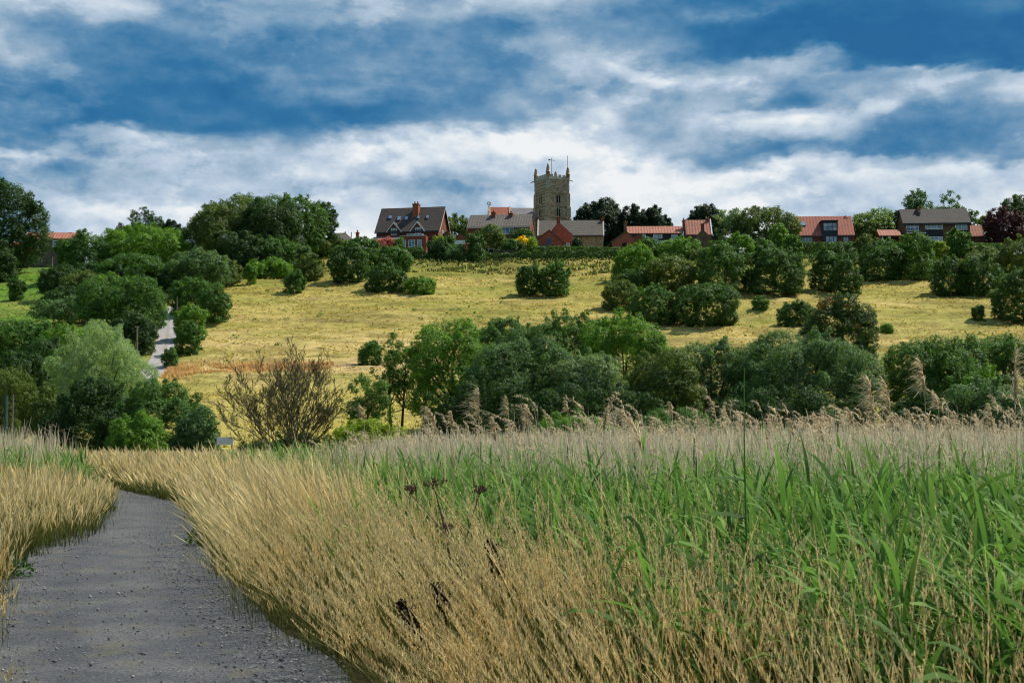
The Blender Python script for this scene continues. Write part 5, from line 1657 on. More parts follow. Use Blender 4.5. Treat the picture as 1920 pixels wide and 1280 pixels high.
def zones(P):
    sd = path_sd(P[:, 0], P[:, 1])
    s = np.abs(sd) - PW
    d = P[:, 1]
    s = s + np.where(sd < 0, .75 * sstep(d, 17, 26) * (1 - sstep(d, 42, 48)), 0)     # the inside of the bend is overgrown
    return sd, s

def verge_grass():
    rng = np.random.default_rng(11)
    dens = lambda d: (215 if d < 13 else 270) * min(1, 9.0 / d) if d < 60 else 44
    P = scatter(rng, dens, 2.6, 74)
    sd, s = zones(P)
    x, d = P[:, 0], P[:, 1]
    nse = fbm(x / 1.3, d / 1.3, 3)
    right = sd > 0
    pr = np.where(right,
                  np.clip(1.05 - sstep(s + nse * 1.0, np.where(d < 14, .7, 1.3), np.where(d < 14, 2.6, 3.4)) * np.where(d < 9, .62, np.where(d < 14, .78, .92)), 0, 1),
                  np.clip(1.05 - sstep(s + nse * .8, 2.2, 4.0) * .85, 0, 1))
    far = (d > 44)
    pr = np.where(far & right, np.where((x < -4.5 - (d - 44) * .12), np.clip(1.1 - sstep(s, 5, 22) * .7, 0, 1), .04), pr)
    pr = np.where(~right & (d > 31) & (d < 43), pr * np.where(s > .5, .3, 1), pr)
    pr = np.where(right & (s > 3) & (d < 18), np.maximum(pr, .12), pr)
    pr = pr * sstep(s + nse * .35, -.12, .22)
    keep = rng.random(len(P)) < pr
    P, sd, s, right = P[keep], sd[keep], s[keep], right[keep]
    n = len(P)
    x, d = P[:, 0], P[:, 1]
    hgt = rng.normal(.98, .20, n) * (.60 + .40 * sstep(s, 0, 1.0)) * (1 + .20 * fbm(x / 2.2, d / 2.2, 23))
    hgt = np.where(d > 40, hgt * .86, hgt)
    hgt = np.where(~right, hgt * .92 * (1 - .35 * (1 - sstep(d, 10, 17))), hgt)
    hgt = np.where(right, hgt * (1 - .28 * sstep(-d, -9, -3.5)), hgt)
    gust = fbm(x / 1.6, d / 2.4, 27)
    lx = np.where(right, -.13 - .26 * (1 - sstep(s, .0, 1.5)), -.02 + .10 * (1 - sstep(s, 0, 1.0))) + rng.normal(0, .19, n) + gust * .26
    ly = rng.normal(-.05, .14, n)
    lean = np.stack([lx * hgt * .95, ly * hgt], 1)
    base = np.stack([x, d, H0(x, d) - .01], 1)
    hz = hgt * np.sqrt(np.clip(1 - .45 * (lx * lx), .4, 1))
    al = [0, .22, .45, .64, .74, .84, .93, 1.0]
    fc = rng.normal(0, .6, n)
    ne = d < 15
    pn = ribbons(base[ne], hz[ne], lean[ne], wmin(d[ne], rng.uniform(.0045, .0065, ne.sum()), .5), [.55, .5, .45, .42, .7, .8, .55, .05], al, 1.9, face=fc[ne], rng=rng)
    fa = ~ne
    pf = ribbons(base[fa], hz[fa], lean[fa], wmin(d[fa], rng.uniform(.0085, .0145, fa.sum()), .85), [.22, .20, .18, .17, .75, 1.05, .7, .05], al, 1.9, face=fc[fa], rng=rng)
    V, Fq, A = join([pn, pf])
    # spikelets standing off the nearer heads
    nr = np.nonzero(d < 15)[0]
    sp = []
    for q in range(20):
        t = .72 + .27 * (q + rng.random(len(nr))) / 20
        c = t ** 1.9
        Pq = np.stack([base[nr, 0] + lean[nr, 0] * c, base[nr, 1] + lean[nr, 1] * c, base[nr, 2] + hz[nr] * t], 1)
        L = rng.uniform(.020, .048, len(nr)) * (1.25 - .9 * (t - .72) / .27)
        l2 = np.stack([rng.normal(-.10, .5, len(nr)), rng.normal(0, .4, len(nr))], 1) * (L * .42)[:, None]
        sv, sf, sa = ribbons(Pq, L, l2, wmin(d[nr], np.full(len(nr), .0058), .55), [.5, 1, .1], [0, .5, 1], 1.0, rng=rng)
        sp.append((sv, sf, sa * .25 + .75))
    V, Fq, A = join([(V, Fq, A)] + sp)
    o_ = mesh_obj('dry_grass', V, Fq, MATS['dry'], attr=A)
    tag(o_, 'tall dry straw coloured grass lining both sides of the path', 'grass', kind='stuff')
    # finer arching blades of straw between the flowering stems
    m = rng.random(n) < .6
    b2 = base[m] + np.concatenate([rng.normal(0, .06, (m.sum(), 2)), np.zeros((m.sum(), 1))], 1)
    h2 = hz[m] * rng.uniform(.45, .9, m.sum())
    l2 = lean[m] * 1.2 + rng.normal(0, .16, (m.sum(), 2)) * h2[:, None] * 1.6
    V, Fq, A = ribbons(b2, h2, l2, wmin(d[m], rng.uniform(.003, .006, m.sum()), .55), [1, .95, .8, .55, .05], [0, .3, .58, .82, 1], 2.1, rng=rng)
    o_ = mesh_obj('straw_grass', V, Fq, MATS['straw'], attr=A)
    tag(o_, 'fine arching straw blades between the flowering dry stems', 'grass', kind='stuff')
    # green and olive growth low in the verge
    P = scatter(rng, lambda d: 420 * min(1, 9.0 / d), 2.6, 60)
    sd, s = zones(P)
    x, d = P[:, 0], P[:, 1]
    ns = fbm(x / .8, d / .8, 43)
    pr = np.clip(.95 - sstep(s, 3.0, 6) * .6, 0, 1) * sstep(s + ns * .5, .10, .35)
    keep = rng.random(len(P)) < pr
    x, d, s = x[keep], d[keep], s[keep]
    n = len(x)
    h = rng.uniform(.10, .58, n) * (.35 + .65 * sstep(s, -.05, .8))
    base = np.stack([x, d, H0(x, d) - .01], 1)
    lean = np.stack([rng.normal(-.12, .30, n) * h, rng.normal(-.05, .28, n) * h], 1)
    V, Fq, A = ribbons(base, h, lean, wmin(d, rng.uniform(.004, .009, n), .6), [1, .9, .65, .05], [0, .4, .75, 1], 2.0, rng=rng)
    o_ = mesh_obj('verge_grass', V, Fq, MATS['under'], attr=A)
    tag(o_, 'short olive green grass at the edges of the path', 'grass', kind='stuff')
verge_grass()

def green_reeds():
    rng = np.random.default_rng(12)
    P = scatter(rng, lambda d: 46 * min(1, 10.0 / d), 3.0, 48)
    sd, s = zones(P)
    x, d = P[:, 0], P[:, 1]
    ns = fbm(x / 2.0, d / 2.4, 51)
    right = sd > 0
    pr = np.where(right, sstep(s + ns * 1.3, np.where(d < 14, .9, 1.4), np.where(d < 14, 2.4, 3.2)) * np.where(d > 24, .55 + .9 * ns, 1.0), sstep(s + ns, 1.6, 3.2) * sstep(d, 22, 30))
    pr = np.where((~right) & (d > 32), np.maximum(pr, sstep(s, .1, .9)), pr)
    pr = np.where(d > 46, 0, pr)
    keep = rng.random(len(P)) < pr
    x, d, s, right = x[keep], d[keep], s[keep], right[keep]
    n = len(x)
    h = rng.normal(1.22, .15, n) * (1 + .22 * fbm(x / 2.5, d / 3, 57)) * (.90 + .10 * sstep(d, 4, 11))
    h = np.where(right, h, h * .95)
    h *= np.where(right, .80 + .20 * sstep(s, 2.0, 5.0), 1)
    z = H0(x, d) - .01
    base = np.stack([x, d, z], 1)
    sl = np.stack([rng.normal(-.10, .09, n) * h, rng.normal(0, .07, n) * h], 1)
    parts = [ribbons(base, h * .92, sl, wmin(d, np.full(n, .007), .6), [1, .9, .8, .5], [0, .35, .7, 1], 1.6, rng=rng)]
    nl = 9
    for k in range(nl):
        t = .22 + .74 * k / (nl - 1) + rng.uniform(-.04, .04, n)
        t = np.clip(t, .1, 1)
        b = base.copy()
        b[:, 0] += sl[:, 0] * t ** 1.6; b[:, 1] += sl[:, 1] * t ** 1.6
        b[:, 2] += h * .92 * t
        L = rng.uniform(.32, .60, n) * (.8 + .3 * np.sin(t * 3.14))
        az = rng.uniform(0, 6.28, n)
        az = np.where(rng.random(n) < .6, rng.normal(math.pi, .9, n), az)
        up = rng.uniform(.55, 1.20, n)
        up = np.where(t > .8, up + .35, up)
        up = np.clip(up, .15, 1.45)
        # arching leaf: rises then bends outwards
        m = 6
        tt = np.linspace(0, 1, m)
        prof = np.array([.45, .9, 1.0, .85, .5, .03])
        w = wmin(d, rng.uniform(.018, .040, n), .9)
        hx, hy = np.cos(az), np.sin(az)
        bend = np.where(rng.random(n) < .25, rng.uniform(.8, 1.9, n), rng.uniform(.05, .8, n))
        V = np.empty((n, m, 2, 3), np.float32)
        px_ = np.zeros(n); pz_ = np.zeros(n); a_ = up.copy()
        roll = rng.uniform(-.9, .9, n)
        for i in range(m):
            if i:
                st = L / (m - 1)
                a_ = a_ - bend / (m - 1) * (i / 2.2)
                px_ = px_ + np.cos(a_) * st; pz_ = pz_ + np.sin(a_) * st
            hw = w * prof[i] * .5
            cx = b[:, 0] + hx * px_; cy = b[:, 1] + hy * px_; cz_ = b[:, 2] + pz_
            ox = -hy * np.cos(roll); oy = hx * np.cos(roll); oz = np.sin(roll)
            V[:, i, 0] = np.stack([cx - ox * hw, cy - oy * hw, cz_ - oz * hw], 1)
            V[:, i, 1] = np.stack([cx + ox * hw, cy + oy * hw, cz_ + oz * hw], 1)
        bb = (np.arange(n) * m * 2)[:, None] + (np.arange(m - 1) * 2)[None, :]
        Fq = np.stack([bb, bb + 1, bb + 3, bb + 2], -1).reshape(-1, 4)
        A = np.tile(np.repeat(tt * .5, 2), n) + np.repeat(t * .5, m * 2)
        parts.append((V.reshape(-1, 3), Fq, A))
    V, Fq, A = join(parts)
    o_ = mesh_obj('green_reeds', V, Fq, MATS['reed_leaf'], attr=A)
    tag(o_, 'dense green reed leaves standing behind the dry verge grass', 'reeds', kind='stuff')
green_reeds()

def plume_parts(rng, tip, dirx, length, n_h=46, wpx=.55, d=20):
    """drooping one-sided feather of fine hairs hung along the top of a stem (list of points)"""
    tip = np.asarray(tip)
    m = n_h
    t = rng.uniform(0, 1, m)
    k = (len(tip) - 1) * t
    i = np.minimum(k.astype(int), len(tip) - 2); f = (k - i)[:, None]
    b = tip[i] * (1 - f) + tip[i + 1] * f
    L = length * rng.uniform(.25, .62, m) * (1.05 - .6 * t)
    side = rng.normal(dirx, .55, m)
    hor = np.stack([side, rng.normal(0, .5, m)], 1) * (L * .62)[:, None]
    up = L * rng.uniform(.35, 1.0, m)
    V, Fq, A = ribbons(b, up, hor, np.full(m, max(.006, d * PXM * wpx)), [.6, 1, .9, .1], [0, .35, .7, 1], 1.8, rng=rng)
    # let the tips droop
    V = V.reshape(m, 4, 2, 3)
    dr = np.array([0, .03, .22, .55])
    V[:, :, :, 2] -= (L[:, None] * dr[None, :])[:, :, None] * rng.uniform(.4, 1.3, m)[:, None, None]
    return V.reshape(-1, 3), Fq, A

def dead_reeds():
    rng = np.random.default_rng(13)
    P = scatter(rng, lambda d: 62 * min(1, 14.0 / d), 8.5, 72)
    sd, s = zones(P)
    x, d = P[:, 0], P[:, 1]
    ns = fbm(x / 2.2, d / 3, 61)
    right = sd > 0
    pr = np.where(right, sstep(s + ns * 1.2, 2.9, 4.6) * sstep(d + 2.5 * ns, 11.5, 16.5), sstep(s + ns * .3, .2, .9) * sstep(d, 31, 34) * (x + .5 * ns < -10.9))
    pr = np.where(right & (d > 40) & (x < -4.0 - (d - 40) * .08), np.where((s > 11) & (x > -15.5), .8, .0), pr)
    pr = np.where((~right) & (d > 44), 0, pr)
    keep = rng.random(len(P)) < pr
    x, d, s, right = x[keep], d[keep], s[keep], right[keep]
    n = len(x)
    h = rng.normal(1.60, .15, n) * (1 + .12 * fbm(x / 3, d / 5, 67))
    h = h * np.where(right, .86 + .14 * sstep(x, -5, -1), .86 + .22 * sstep(-x, 10.8, 12.6)) * (1 + .05 * sstep(x, 3, 10))
    h = np.where(right & (x < -4.0 - (d - 40) * .08) & (d > 40), h * .62, h)
    z = H0(x, d) - .01
    base = np.stack([x, d, z], 1)
    lean = np.stack([rng.normal(-.05, .10, n) * h, rng.normal(0, .06, n) * h], 1)
    w = wmin(d, rng.uniform(.005, .008, n), .62)
    parts = [ribbons(base, h, lean, w, [1, .95, .9, .75, .3], [0, .3, .6, .85, 1], 1.5, face=rng.normal(0, .5, n), rng=rng)]
    for k in range(3):
        t = rng.uniform(.35, .97, n)
        b = base.copy(); b[:, 0] += lean[:, 0] * t ** 1.5; b[:, 1] += lean[:, 1] * t ** 1.5; b[:, 2] += h * t
        L = rng.uniform(.10, .30, n)
        l2 = np.stack([rng.normal(-.25, .8, n) * L, rng.normal(0, .6, n) * L], 1)
        parts.append(ribbons(b, L * rng.uniform(-.35, .9, n), l2, wmin(d, rng.uniform(.005, .011, n), .6), [.8, 1, .6, .05], [0, .35, .7, 1], 1.3, rng=rng))
    V, Fq, A = join(parts)
    A = np.clip(A, 0, 1)
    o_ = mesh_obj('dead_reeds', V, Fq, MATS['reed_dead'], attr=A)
    tag(o_, 'pale grey tan dead reed stems massed beyond the green reeds', 'reeds', kind='stuff')
    # feathery heads on a share of the stems
    idx = np.nonzero(right & (rng.random(n) < np.where(x > -4.5, .03 + .20 * sstep(h, 1.72, 1.95), .04)) & (d < 46) & (d > 13))[0]
    parts = []
    for i in idx:
        hh = h[i] * rng.uniform(.98, 1.12)
        tipx = x[i] + lean[i, 0]; 
        nod = rng.normal(-.10, .09)
        L = rng.uniform(.16, .28)
        p0 = np.array([tipx, d[i] + lean[i, 1], z[i] + hh - L * .8])
        tip = np.array([p0, p0 + [nod * .25, 0, L * .5], p0 + [nod * .75, 0, L * .85], p0 + [nod * 1.4, 0, L * 1.0]])
        parts.append(plume_parts(rng, tip, -.7, L * 1.3, 54, .7, d[i]))
    V, Fq, A = join(parts)
    o_ = mesh_obj('reed_plumes', V, Fq, MATS['plume'], attr=A)
    tag(o_, 'soft brown feathery reed heads all along the top of the dead reeds', 'reeds', kind='stuff')
dead_reeds()

# single reeds that stand clear of the bed: (top px, top py, foot px, distance, label)
def tall_reed(px, py, footx, d, L, nod, label, group='tall reeds with plumes above the bed', nh=90):
    SEED[0] += 1
    rng = np.random.default_rng(SEED[0])
    t = at(px, py, d); bx = xpx(footx, d)
    gz = float(H0(bx, d)) - .02
    hgt = t.z - gz
    o_ = empty('plumed_reed', (bx, d, gz))
    off = t.x - bx
    zs = np.linspace(0, 1, 9)
    P = np.stack([off * zs ** 1.5 , 0 * zs, hgt * zs], 1)
    top = P[-1] - np.array([0, 0, 0])
    st = P * np.array([1, 1, 1])
    base_h = hgt - L
    P2 = np.stack([(off - nod) * zs ** 1.4, 0 * zs, base_h * zs], 1)
    k = np.linspace(0, 1, 6)[1:]
    tipc = np.stack([P2[-1, 0] + nod * k ** 2.0, 0 * k, base_h + L * (k - .12 * k ** 3 * abs(nod) / max(L, .1))], 1)
    r = max(.0042, d * PXM * .40)
    allp = np.concatenate([P2, tipc])
    V, Fq = tubes([(allp, np.linspace(r, r * .5, len(allp)))], 5)
    mesh_obj('stem', V, Fq, MATS['reed_dead'], o_, attr=np.repeat(np.linspace(.3, 1, len(allp)), 5))
    tip = np.concatenate([P2[-1:], tipc])
    V, Fq, A = plume_parts(rng, tip, -.9 if nod <= 0 else .5, L * 1.35, 190, .75, d)
    mesh_obj('plume', V, Fq, MATS['plume'], o_, attr=A)
    # a dry leaf or two
    bl = []
    for q in range(2):
        z = base_h * rng.uniform(.55, .85)
        xx = (off - nod) * (z / base_h) ** 1.4
        Lf = rng.uniform(.18, .32)
        bl.append(ribbons(np.array([[xx, 0, z]]), np.array([Lf * .7]), np.array([[rng.choice([-1, 1]) * Lf * .5, 0]]), np.array([.009]), [.7, 1, .6, .05], [0, .35, .7, 1], 1.7, face=np.zeros(1), rng=rng))
    V, Fq, A = join(bl)
    mesh_obj('leaf', V, Fq, MATS['reed_dead'], o_, attr=A)
    return tag(o_, label, 'reed', group)
for a in [
    (1724, 677, 1738, 15, .34, -.05, 'tall plumed reed against the last clump, tallest near the gap', ),
    (1903, 660, 1908, 11.5, .42, .01, 'tallest plumed reed beside the picture edge'),
    (1656, 716, 1688, 15, .34, -.07, 'leaning plumed reed with a thick drooping head beside the gap'),
    (1628, 712, 1642, 14, .40, -.05, 'broad brown plumed reed just at the end of the silvery ash'),
    (1750, 738, 1766, 17, .20, -.06, 'thin plumed reed with loose head beside the tallest one near the gap'),
    (1698, 766, 1722, 18, .20, -.10, 'bent plumed reed between two tall ones'),
    (1855, 760, 1862, 15, .26, -.03, 'upright plumed reed before the blue grey sallow'),
    (1774, 785, 1788, 17, .26, -.06, 'short plumed reed with a full head under the loose one'),
    (1160, 768, 1232, 12.5, .36, -.20, 'big plumed reed arching over under the middle of the belt'),
    (1140, 764, 1128, 14, .22, .04, 'stiff plumed reed by the big arching one'),
    (898, 730, 900, 13, .30, .0, 'slim upright plumed reed, tallest before the dark upright tree'),
    (988, 760, 992, 15, .24, -.01, 'plumed reed with pale pointed head before the middle of the belt'),
    (950, 746, 955, 16, .20, -.02, 'narrow plumed reed beside the pale pointed one'),
    (845, 772, 850, 17, .20, -.03, 'short plumed reed before the maple'),
    (800, 762, 816, 15, .26, -.10, 'nodding plumed reed before the airy tree'),
    (925, 785, 930, 16, .26, -.03, 'bushy plumed reed between slim upright and narrow ones'),
    (1526, 776, 1548, 15, .30, -.10, 'curled plumed reed before the silvery ash'),
    (1480, 786, 1492, 17, .20, -.05, 'small plumed reed before the dark second clump'),
    (1590, 765, 1606, 17, .24, -.06, 'pale plumed reed under the broad brown one'),
    (1258, 755, 1262, 19, .18, -.02, 'thin plumed reed before the gap in the belt'),
    (1062, 752, 1066, 20, .16, -.02, 'faint plumed reed before the bright herbs'),
    (676, 762, 684, 22, .22, -.06, 'plumed reed beside the bare bush'),
]: tall_reed(*a)

def tall_green_reed():
    rng = np.random.default_rng(9)
    d = 7.8
    t = at(1399, 690, d); bx = xpx(1392, d)
    gz = -.02
    o_ = empty('green_reed', (bx, d, gz))
    hgt = t.z - gz
    z = np.linspace(0, 1, 10)
    P = np.stack([(t.x - bx) * z ** 2 + .01 * np.sin(z * 5), 0 * z, hgt * z], 1)
    V, Fq = tubes([(P, np.linspace(.010, .0025, 10))], 6)
    mesh_obj('stem', V, Fq, MATS['reed_leaf'], o_, attr=np.repeat(z, 6))
    for (zz, L, sx, up, w) in ((.70, .26, -1, .25, .016), (.60, .30, -1, .32, .02), (.42, .42, -1, .05, .026), (.36, .36, -1, .5, .026), (.30, .38, 1, .55, .026), (.48, .30, 1, .6, .020)):
        x0 = np.interp(zz, z, P[:, 0])
        hx = L * math.cos(up) * sx
        V, Fq, A = ribbons(np.array([[x0, 0, hgt * zz]]), np.array([L * math.sin(up)]), np.array([[hx, -.05]]), np.array([w]), [.4, .9, 1, .9, .6, .03], [0, .15, .35, .6, .85, 1], 1.0, face=np.array([math.pi / 2]), rng=rng)
        # give the leaf a visible upright width and a droop
        Vr = V.reshape(6, 2, 3).copy()
        pr = np.array([.4, .9, 1, .9, .6, .03]) * w * .5
        Vr[:, 0, 2] -= pr; Vr[:, 1, 2] += pr
        Vr[:, :, 2] -= (np.array([0, .0, .02, .09, .2, .34]) * L)[:, None]
        mesh_obj('leaf', Vr.reshape(-1, 3), Fq, MATS['reed_leaf'], o_, attr=A)
    tag(o_, 'single tall green reed standing far above all others with flag-like leaves', 'reed')
tall_green_reed()

# big reed blades near the camera
def reed_clump(px, py_top, d, n, spread, hmean, label, seed):
    rng = np.random.default_rng(seed)
    c = at(px, py_top, d)
    o_ = empty('reed_clump', (c.x, d, -.02))
    hgt = c.z + .02
    for i in range(n):
        f = i / max(1, n - 1) - .5
        L = rng.uniform(.45, .75) * hmean
        b = np.array([[rng.normal(0, .03), rng.normal(0, .06), 0]])
        lean = np.array([[f * spread + rng.normal(0, .06), rng.normal(0, .08)]])
        w = np.array([rng.uniform(.022, .034) * max(1, d / 7)])
        V, Fq, A = ribbons(b, np.array([hgt * rng.uniform(.78, 1.0)]), lean, w, [.3, .55, .8, 1, .8, .45, .03], [0, .25, .45, .62, .78, .9, 1], 2.6, face=np.array([rng.normal(0, .5)]), rng=rng)
        mesh_obj('leaf', V, Fq, MATS['reed_leaf'], o_, attr=A)
    tag(o_, label, 'reed')
reed_clump(1180, 878, 10.0, 7, .9, 1.5, 'clump of broad green reed blades with one upright tip before the herbs', 3)
reed_clump(830, 838, 14, 6, .7, 1, 'clump of broad green reed blades behind the brown umbel', 4)
reed_clump(735, 830, 18, 5, .6, 1, 'clump of green reed blades nearest the bare bush', 5)
reed_clump(1500, 865, 8.5, 6, .6, 1, 'clump of green reed blades beside the single tall reed', 6)

# ------------------------------------------------------------------ dead flower stalks
def umbel():
    d = 10.2
    rng = np.random.default_rng(6)
    top = at(812, 905, d); foot = at(850, 1085, d)
    bx = foot.x + .05
    o_ = empty('dead_umbel', (bx, d, -.02))
    P0 = np.array([0, 0, 0]); P1 = np.array([foot.x - bx, 0, foot.z]); Pm = np.array([at(838, 1000, d).x - bx, 0, at(838, 1000, d).z]); P2 = np.array([at(817, 918, d).x - bx, 0, at(817, 918, d).z])
    V, Fq = tubes([([P0, P1, (P1 + Pm) / 2, Pm, (Pm + P2) / 2, P2], [.011, .010, .009, .008, .006, .005])], 6)
    mesh_obj('stem', V, Fq, MATS['umbel_brown'], o_, smooth=True)
    def head(px, py, root, r, nm='flower_head'):
        c = np.array([at(px, py, d).x - bx, 0, at(px, py, d).z])
        br = [([root, (root + c) / 2 + [0, 0, -.01], c - [0, 0, .03]], [.005, .004, .0035])]
        blobs = []
        for k in range(11):
            a = rng.uniform(0, 6.28); q = math.sqrt(rng.random()) * r
            e = c + [q * math.cos(a), q * math.sin(a), .004 + rng.normal(0, .004) + .08 * q]
            br.append(([c - [0, 0, .03], (c + e) / 2 - [0, 0, .006], e], [.0025, .002, .002]))
            for j in range(7):
                p = e + rng.normal(0, .012, 3)
                br.append(([p, p + [0, 0, .010], p + [0, 0, .018]], [.0015, .005, .0015]))
        V, Fq = tubes(br, 4)
        mesh_obj(nm, V, Fq, MATS['umbel_brown'], o_)
    head(812, 903, P2, .10)
    head(772, 914, Pm, .05)
    head(840, 985, Pm, .05)
    head(898, 915, P1, .045)
    tag(o_, 'dead brown umbel with flat seed heads standing in the dry grass', 'flower')
umbel()
def dock(px0, py0, px1, py1, d, label, seed):
    rng = np.random.default_rng(seed)
    a = at(px0, py0, d); b_ = at(px1, py1, d)
    bx = b_.x + (b_.x - a.x) * .6
    o_ = empty('dock_stalk', (bx, d, -.02))
    P = [np.array([0, 0, 0]), np.array([b_.x - bx, 0, b_.z]), np.array([(a.x + b_.x) / 2 - bx, 0, (a.z + b_.z) / 2]), np.array([a.x - bx, 0, a.z])]
    V, Fq = tubes([(P, [.008, .007, .005, .003])], 5)
    mesh_obj('stem', V, Fq, MATS['seed_brown'], o_)
    Q = []
    for k in range(600):
        t = rng.random() if k % 2 else k / 600
        if seed == 1 and (int(t * 7) % 2 == 0 and t < .7) and rng.random() < .75: continue
        p = P[1] * (1 - t) + P[3] * t
        Q.append(p + rng.normal(0, .020 * (1.25 - .5 * t), 3))
    Q = np.array(Q)
    V, Fq = leaf_quads(rng, Q, rand_dirs(rng, len(Q)), .024, 1.3)
    mesh_obj('seeds', V, Fq, MATS['seed_brown'], o_)
    tag(o_, label, 'plant', 'dead dock stalks in the verge')
dock(752, 1122, 800, 1205, 8.3, 'nearest dark brown dock seed stalk leaning over the verge grass', 1)
dock(915, 1010, 935, 1072, 9.6, 'dark dock seed stalk among the reeds beside the brown umbel', 2)
dock(815, 1090, 835, 1135, 9.0, 'short dark dock stalk under the brown umbel', 3)

# ------------------------------------------------------------------ low plants, gravel and slope grass
def weeds():
    rng = np.random.default_rng(15)
    for (px, py, r, label) in ((14, 1080, .40, 'patch of dark green broad leaves where the near verge meets the path'), (398, 1020, .40, 'dark green weed tuft at the inside of the path edge')):
        d = EYE * F / (py - 820)
        x = xpx(px, d) 
        n = 420
        P = rand_dirs(rng, n) * (rng.random(n) ** .4)[:, None] * np.array([r, r, .34])
        P[:, 2] = np.abs(P[:, 2])
        V, Fq = leaf_quads(rng, P, rand_dirs(rng, n) + [0, 0, .8], .055, 1.4)
        o_ = mesh_obj('weed_patch', V, Fq, MATS['dark'])
        o_.location = (x, d, 0)
        tag(o_, label, 'weeds', kind='stuff')
weeds()
def gravel():
    rng = np.random.default_rng(16)
    n = 34000
    i = rng.integers(4, len(PATH) - 20, n)
    side = np.where(rng.random(n) < .68, 1, -1)
    q = PW * np.clip(1.0 - np.abs(rng.normal(0, .30, n)), -.9, 1.1)
    un = rng.random(n) < .28
    q[un] = rng.uniform(-PW, PW, un.sum())
    t = _pt[i]
    x = PATH[i, 0] + t[:, 1] * q * side + rng.normal(0, .2, n); y = PATH[i, 1] - t[:, 0] * q * side + rng.normal(0, .25, n)
    k = (y > 6) & (y < 42)
    x, y = x[k], y[k]; n = len(x)
    s = np.clip(rng.lognormal(-5.0, .45, n), .004, .022)
    ico = np.array([(1, 0, 0), (-1, 0, 0), (0, 1, 0), (0, -1, 0), (0, 0, 1), (0, 0, -1)], float)
    V = ico[None] * s[:, None, None] * rng.uniform(.6, 1.25, (n, 6, 1)) * np.array([1, 1, .7])
    a = rng.uniform(0, 6.28, n)
    ca, sa = np.cos(a)[:, None], np.sin(a)[:, None]
    X = V[:, :, 0] * ca - V[:, :, 1] * sa + x[:, None]; Y = V[:, :, 0] * sa + V[:, :, 1] * ca + y[:, None]
    Z = V[:, :, 2] + .016 + s[:, None] * .4
    V = np.stack([X, Y, Z], -1).reshape(-1, 3)
    f = np.array([(0, 2, 4), (2, 1, 4), (1, 3, 4), (3, 0, 4), (2, 0, 5), (1, 2, 5), (3, 1, 5), (0, 3, 5)])
    Fq = (np.arange(n)[:, None, None] * 6 + f[None]).reshape(-1, 3)
    m, nn = new_mat('gravel_stone')
    g = nn.node('ShaderNodeNewGeometry')
    c = nn.ramp(g.outputs['Random Per Island'], [(0, (.09, .09, .09)), (.55, (.17, .165, .16)), (1, (.42, .40, .37))])
    p = nn.node('ShaderNodeBsdfPrincipled', i_Base_Color=c, i_Roughness=.8)
    finish(nn, p.outputs[0])
    o_ = mesh_obj('gravel', V, Fq, m)
    tag(o_, 'loose grey gravel scattered on the path surface', 'gravel', kind='stuff')
gravel()
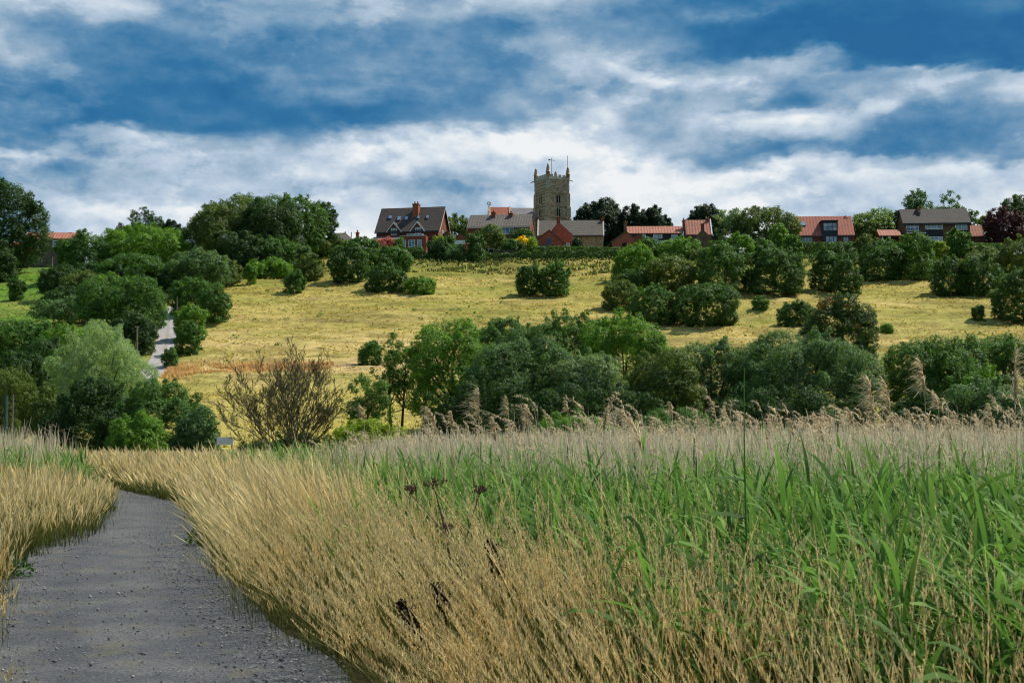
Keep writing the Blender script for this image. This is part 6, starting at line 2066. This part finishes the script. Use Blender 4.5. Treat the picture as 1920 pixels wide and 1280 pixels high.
def slope_grass():
    rng = np.random.default_rng(17)
    n = 150000
    d = rng.uniform(122, 298, n); x = rng.uniform(-.40, .40, n) * d
    lx = np.interp(d, LANE2[:, 1], LANE2[:, 0])
    left = x < lx - 2
    ld = lane_dist(x, d)
    pt = fbm(x / 7, d / 2.2, 81)
    k = (ld > 2.0) & (rng.random(n) < np.clip(.55 + 1.6 * pt, .08, 1))
    x, d, left = x[k], d[k], left[k]
    n = len(x)
    base = np.stack([x, d, H(x, d) - .02], 1)
    h = rng.uniform(.05, .22, n) * (1 + 1.1 * np.clip(fbm(x / 5, d / 2, 85), -.4, .8))
    w = d * PXM * rng.uniform(.6, 2.4, n)
    lean = np.stack([rng.normal(-.08, .12, n), rng.normal(-.06, .1, n)], 1)
    for nm, m, mat, lab in (('slope_grass', ~left, 'hillgrass', 'golden dried grass tufts all over the cattle slope'), ('pasture_grass', left, 'hillgreen', 'green grass of the pasture below the grey farmhouse')):
        V, Fq, A = ribbons(base[m], h[m], lean[m], w[m], [1, .8, .15], [0, .5, 1], 1.5, face=rng.normal(0, .5, m.sum()), rng=rng)
        o_ = mesh_obj(nm, V, Fq, MATS[mat], attr=A)
        tag(o_, lab, 'grass', kind='stuff')
    # rank grass on the bank under the hedges
    n = 16000
    d = rng.uniform(258, 285, n); x = rng.uniform(-52, 108, n)
    k = fbm(x / 6, d / 3, 95) + .10 * (d - 270) / 12 > -.02
    x, d = x[k], d[k]; n = len(x)
    base = np.stack([x, d, H(x, d) - .03], 1)
    V, Fq, A = ribbons(base, rng.uniform(.15, .75, n), np.stack([rng.normal(-.15, .2, n), rng.normal(-.1, .15, n)], 1), d * PXM * rng.uniform(.6, 2.0, n), [1, .8, .15], [0, .5, 1], 1.5, face=rng.normal(0, .5, n), rng=rng)
    o_ = mesh_obj('bank_grass', V, Fq, MATS['straw'], attr=A)
    tag(o_, 'rank olive grass on the rough bank below the hedges', 'grass', kind='stuff')
    # taller orange grass at the foot of the lane
    n = 9000
    p = hit(400, 697)
    x = -46 + 24 * rng.random(n) ** 1.9; d = p.y + .10 * (x - p.x) + 2.2 * vnoise(x / 6, x * 0, 4) + rng.normal(0, 2.2, n) * (1 - .6 * (x + 46) / 33)
    k = (lane_dist(x, d) > 1.8) & (vnoise(x / 2.5, d / 1.2, 8) > -.25)
    x, d = x[k], d[k]; n = len(x)
    base = np.stack([x, d, H(x, d) - .02], 1)
    V, Fq, A = ribbons(base, rng.uniform(.2, .55, n), np.stack([rng.normal(-.15, .12, n), rng.normal(0, .1, n)], 1), d * PXM * rng.uniform(.7, 1.6, n), [1, .8, .6, .1], [0, .4, .75, 1], 1.6, face=rng.normal(0, .5, n), rng=rng)
    o_ = mesh_obj('orange_grass', V, Fq, MATS['orange_grass'], attr=A)
    tag(o_, 'tall orange brown grass at the foot of the lane', 'grass', kind='stuff')
    # dark thistles and docks dotted over the slope
    n = 240
    d = rng.uniform(150, 285, n); x = rng.uniform(-.22, .38, n) * d
    lx = np.interp(d, LANE2[:, 1], LANE2[:, 0])
    k = (x > lx + 4) & (fbm(x / 18, d / 8, 91) > -.1)
    x, d = x[k], d[k]
    P = []
    for a, b_ in zip(x, d):
        r = rng.uniform(.15, .5)
        m = int(6 + r * 30)
        q = rand_dirs(rng, m) * r
        q[:, 2] = np.abs(q[:, 2]) * .9
        P.append(q + [a, b_, Hs(a, b_)])
    P = np.concatenate(P)
    V, Fq = leaf_quads(rng, P, rand_dirs(rng, len(P)), .26, 1.5)
    o_ = mesh_obj('thistles', V, Fq, MATS['mid'])
    tag(o_, 'small dark thistle and dock clumps dotted over the golden slope', 'weeds', kind='stuff')
slope_grass()
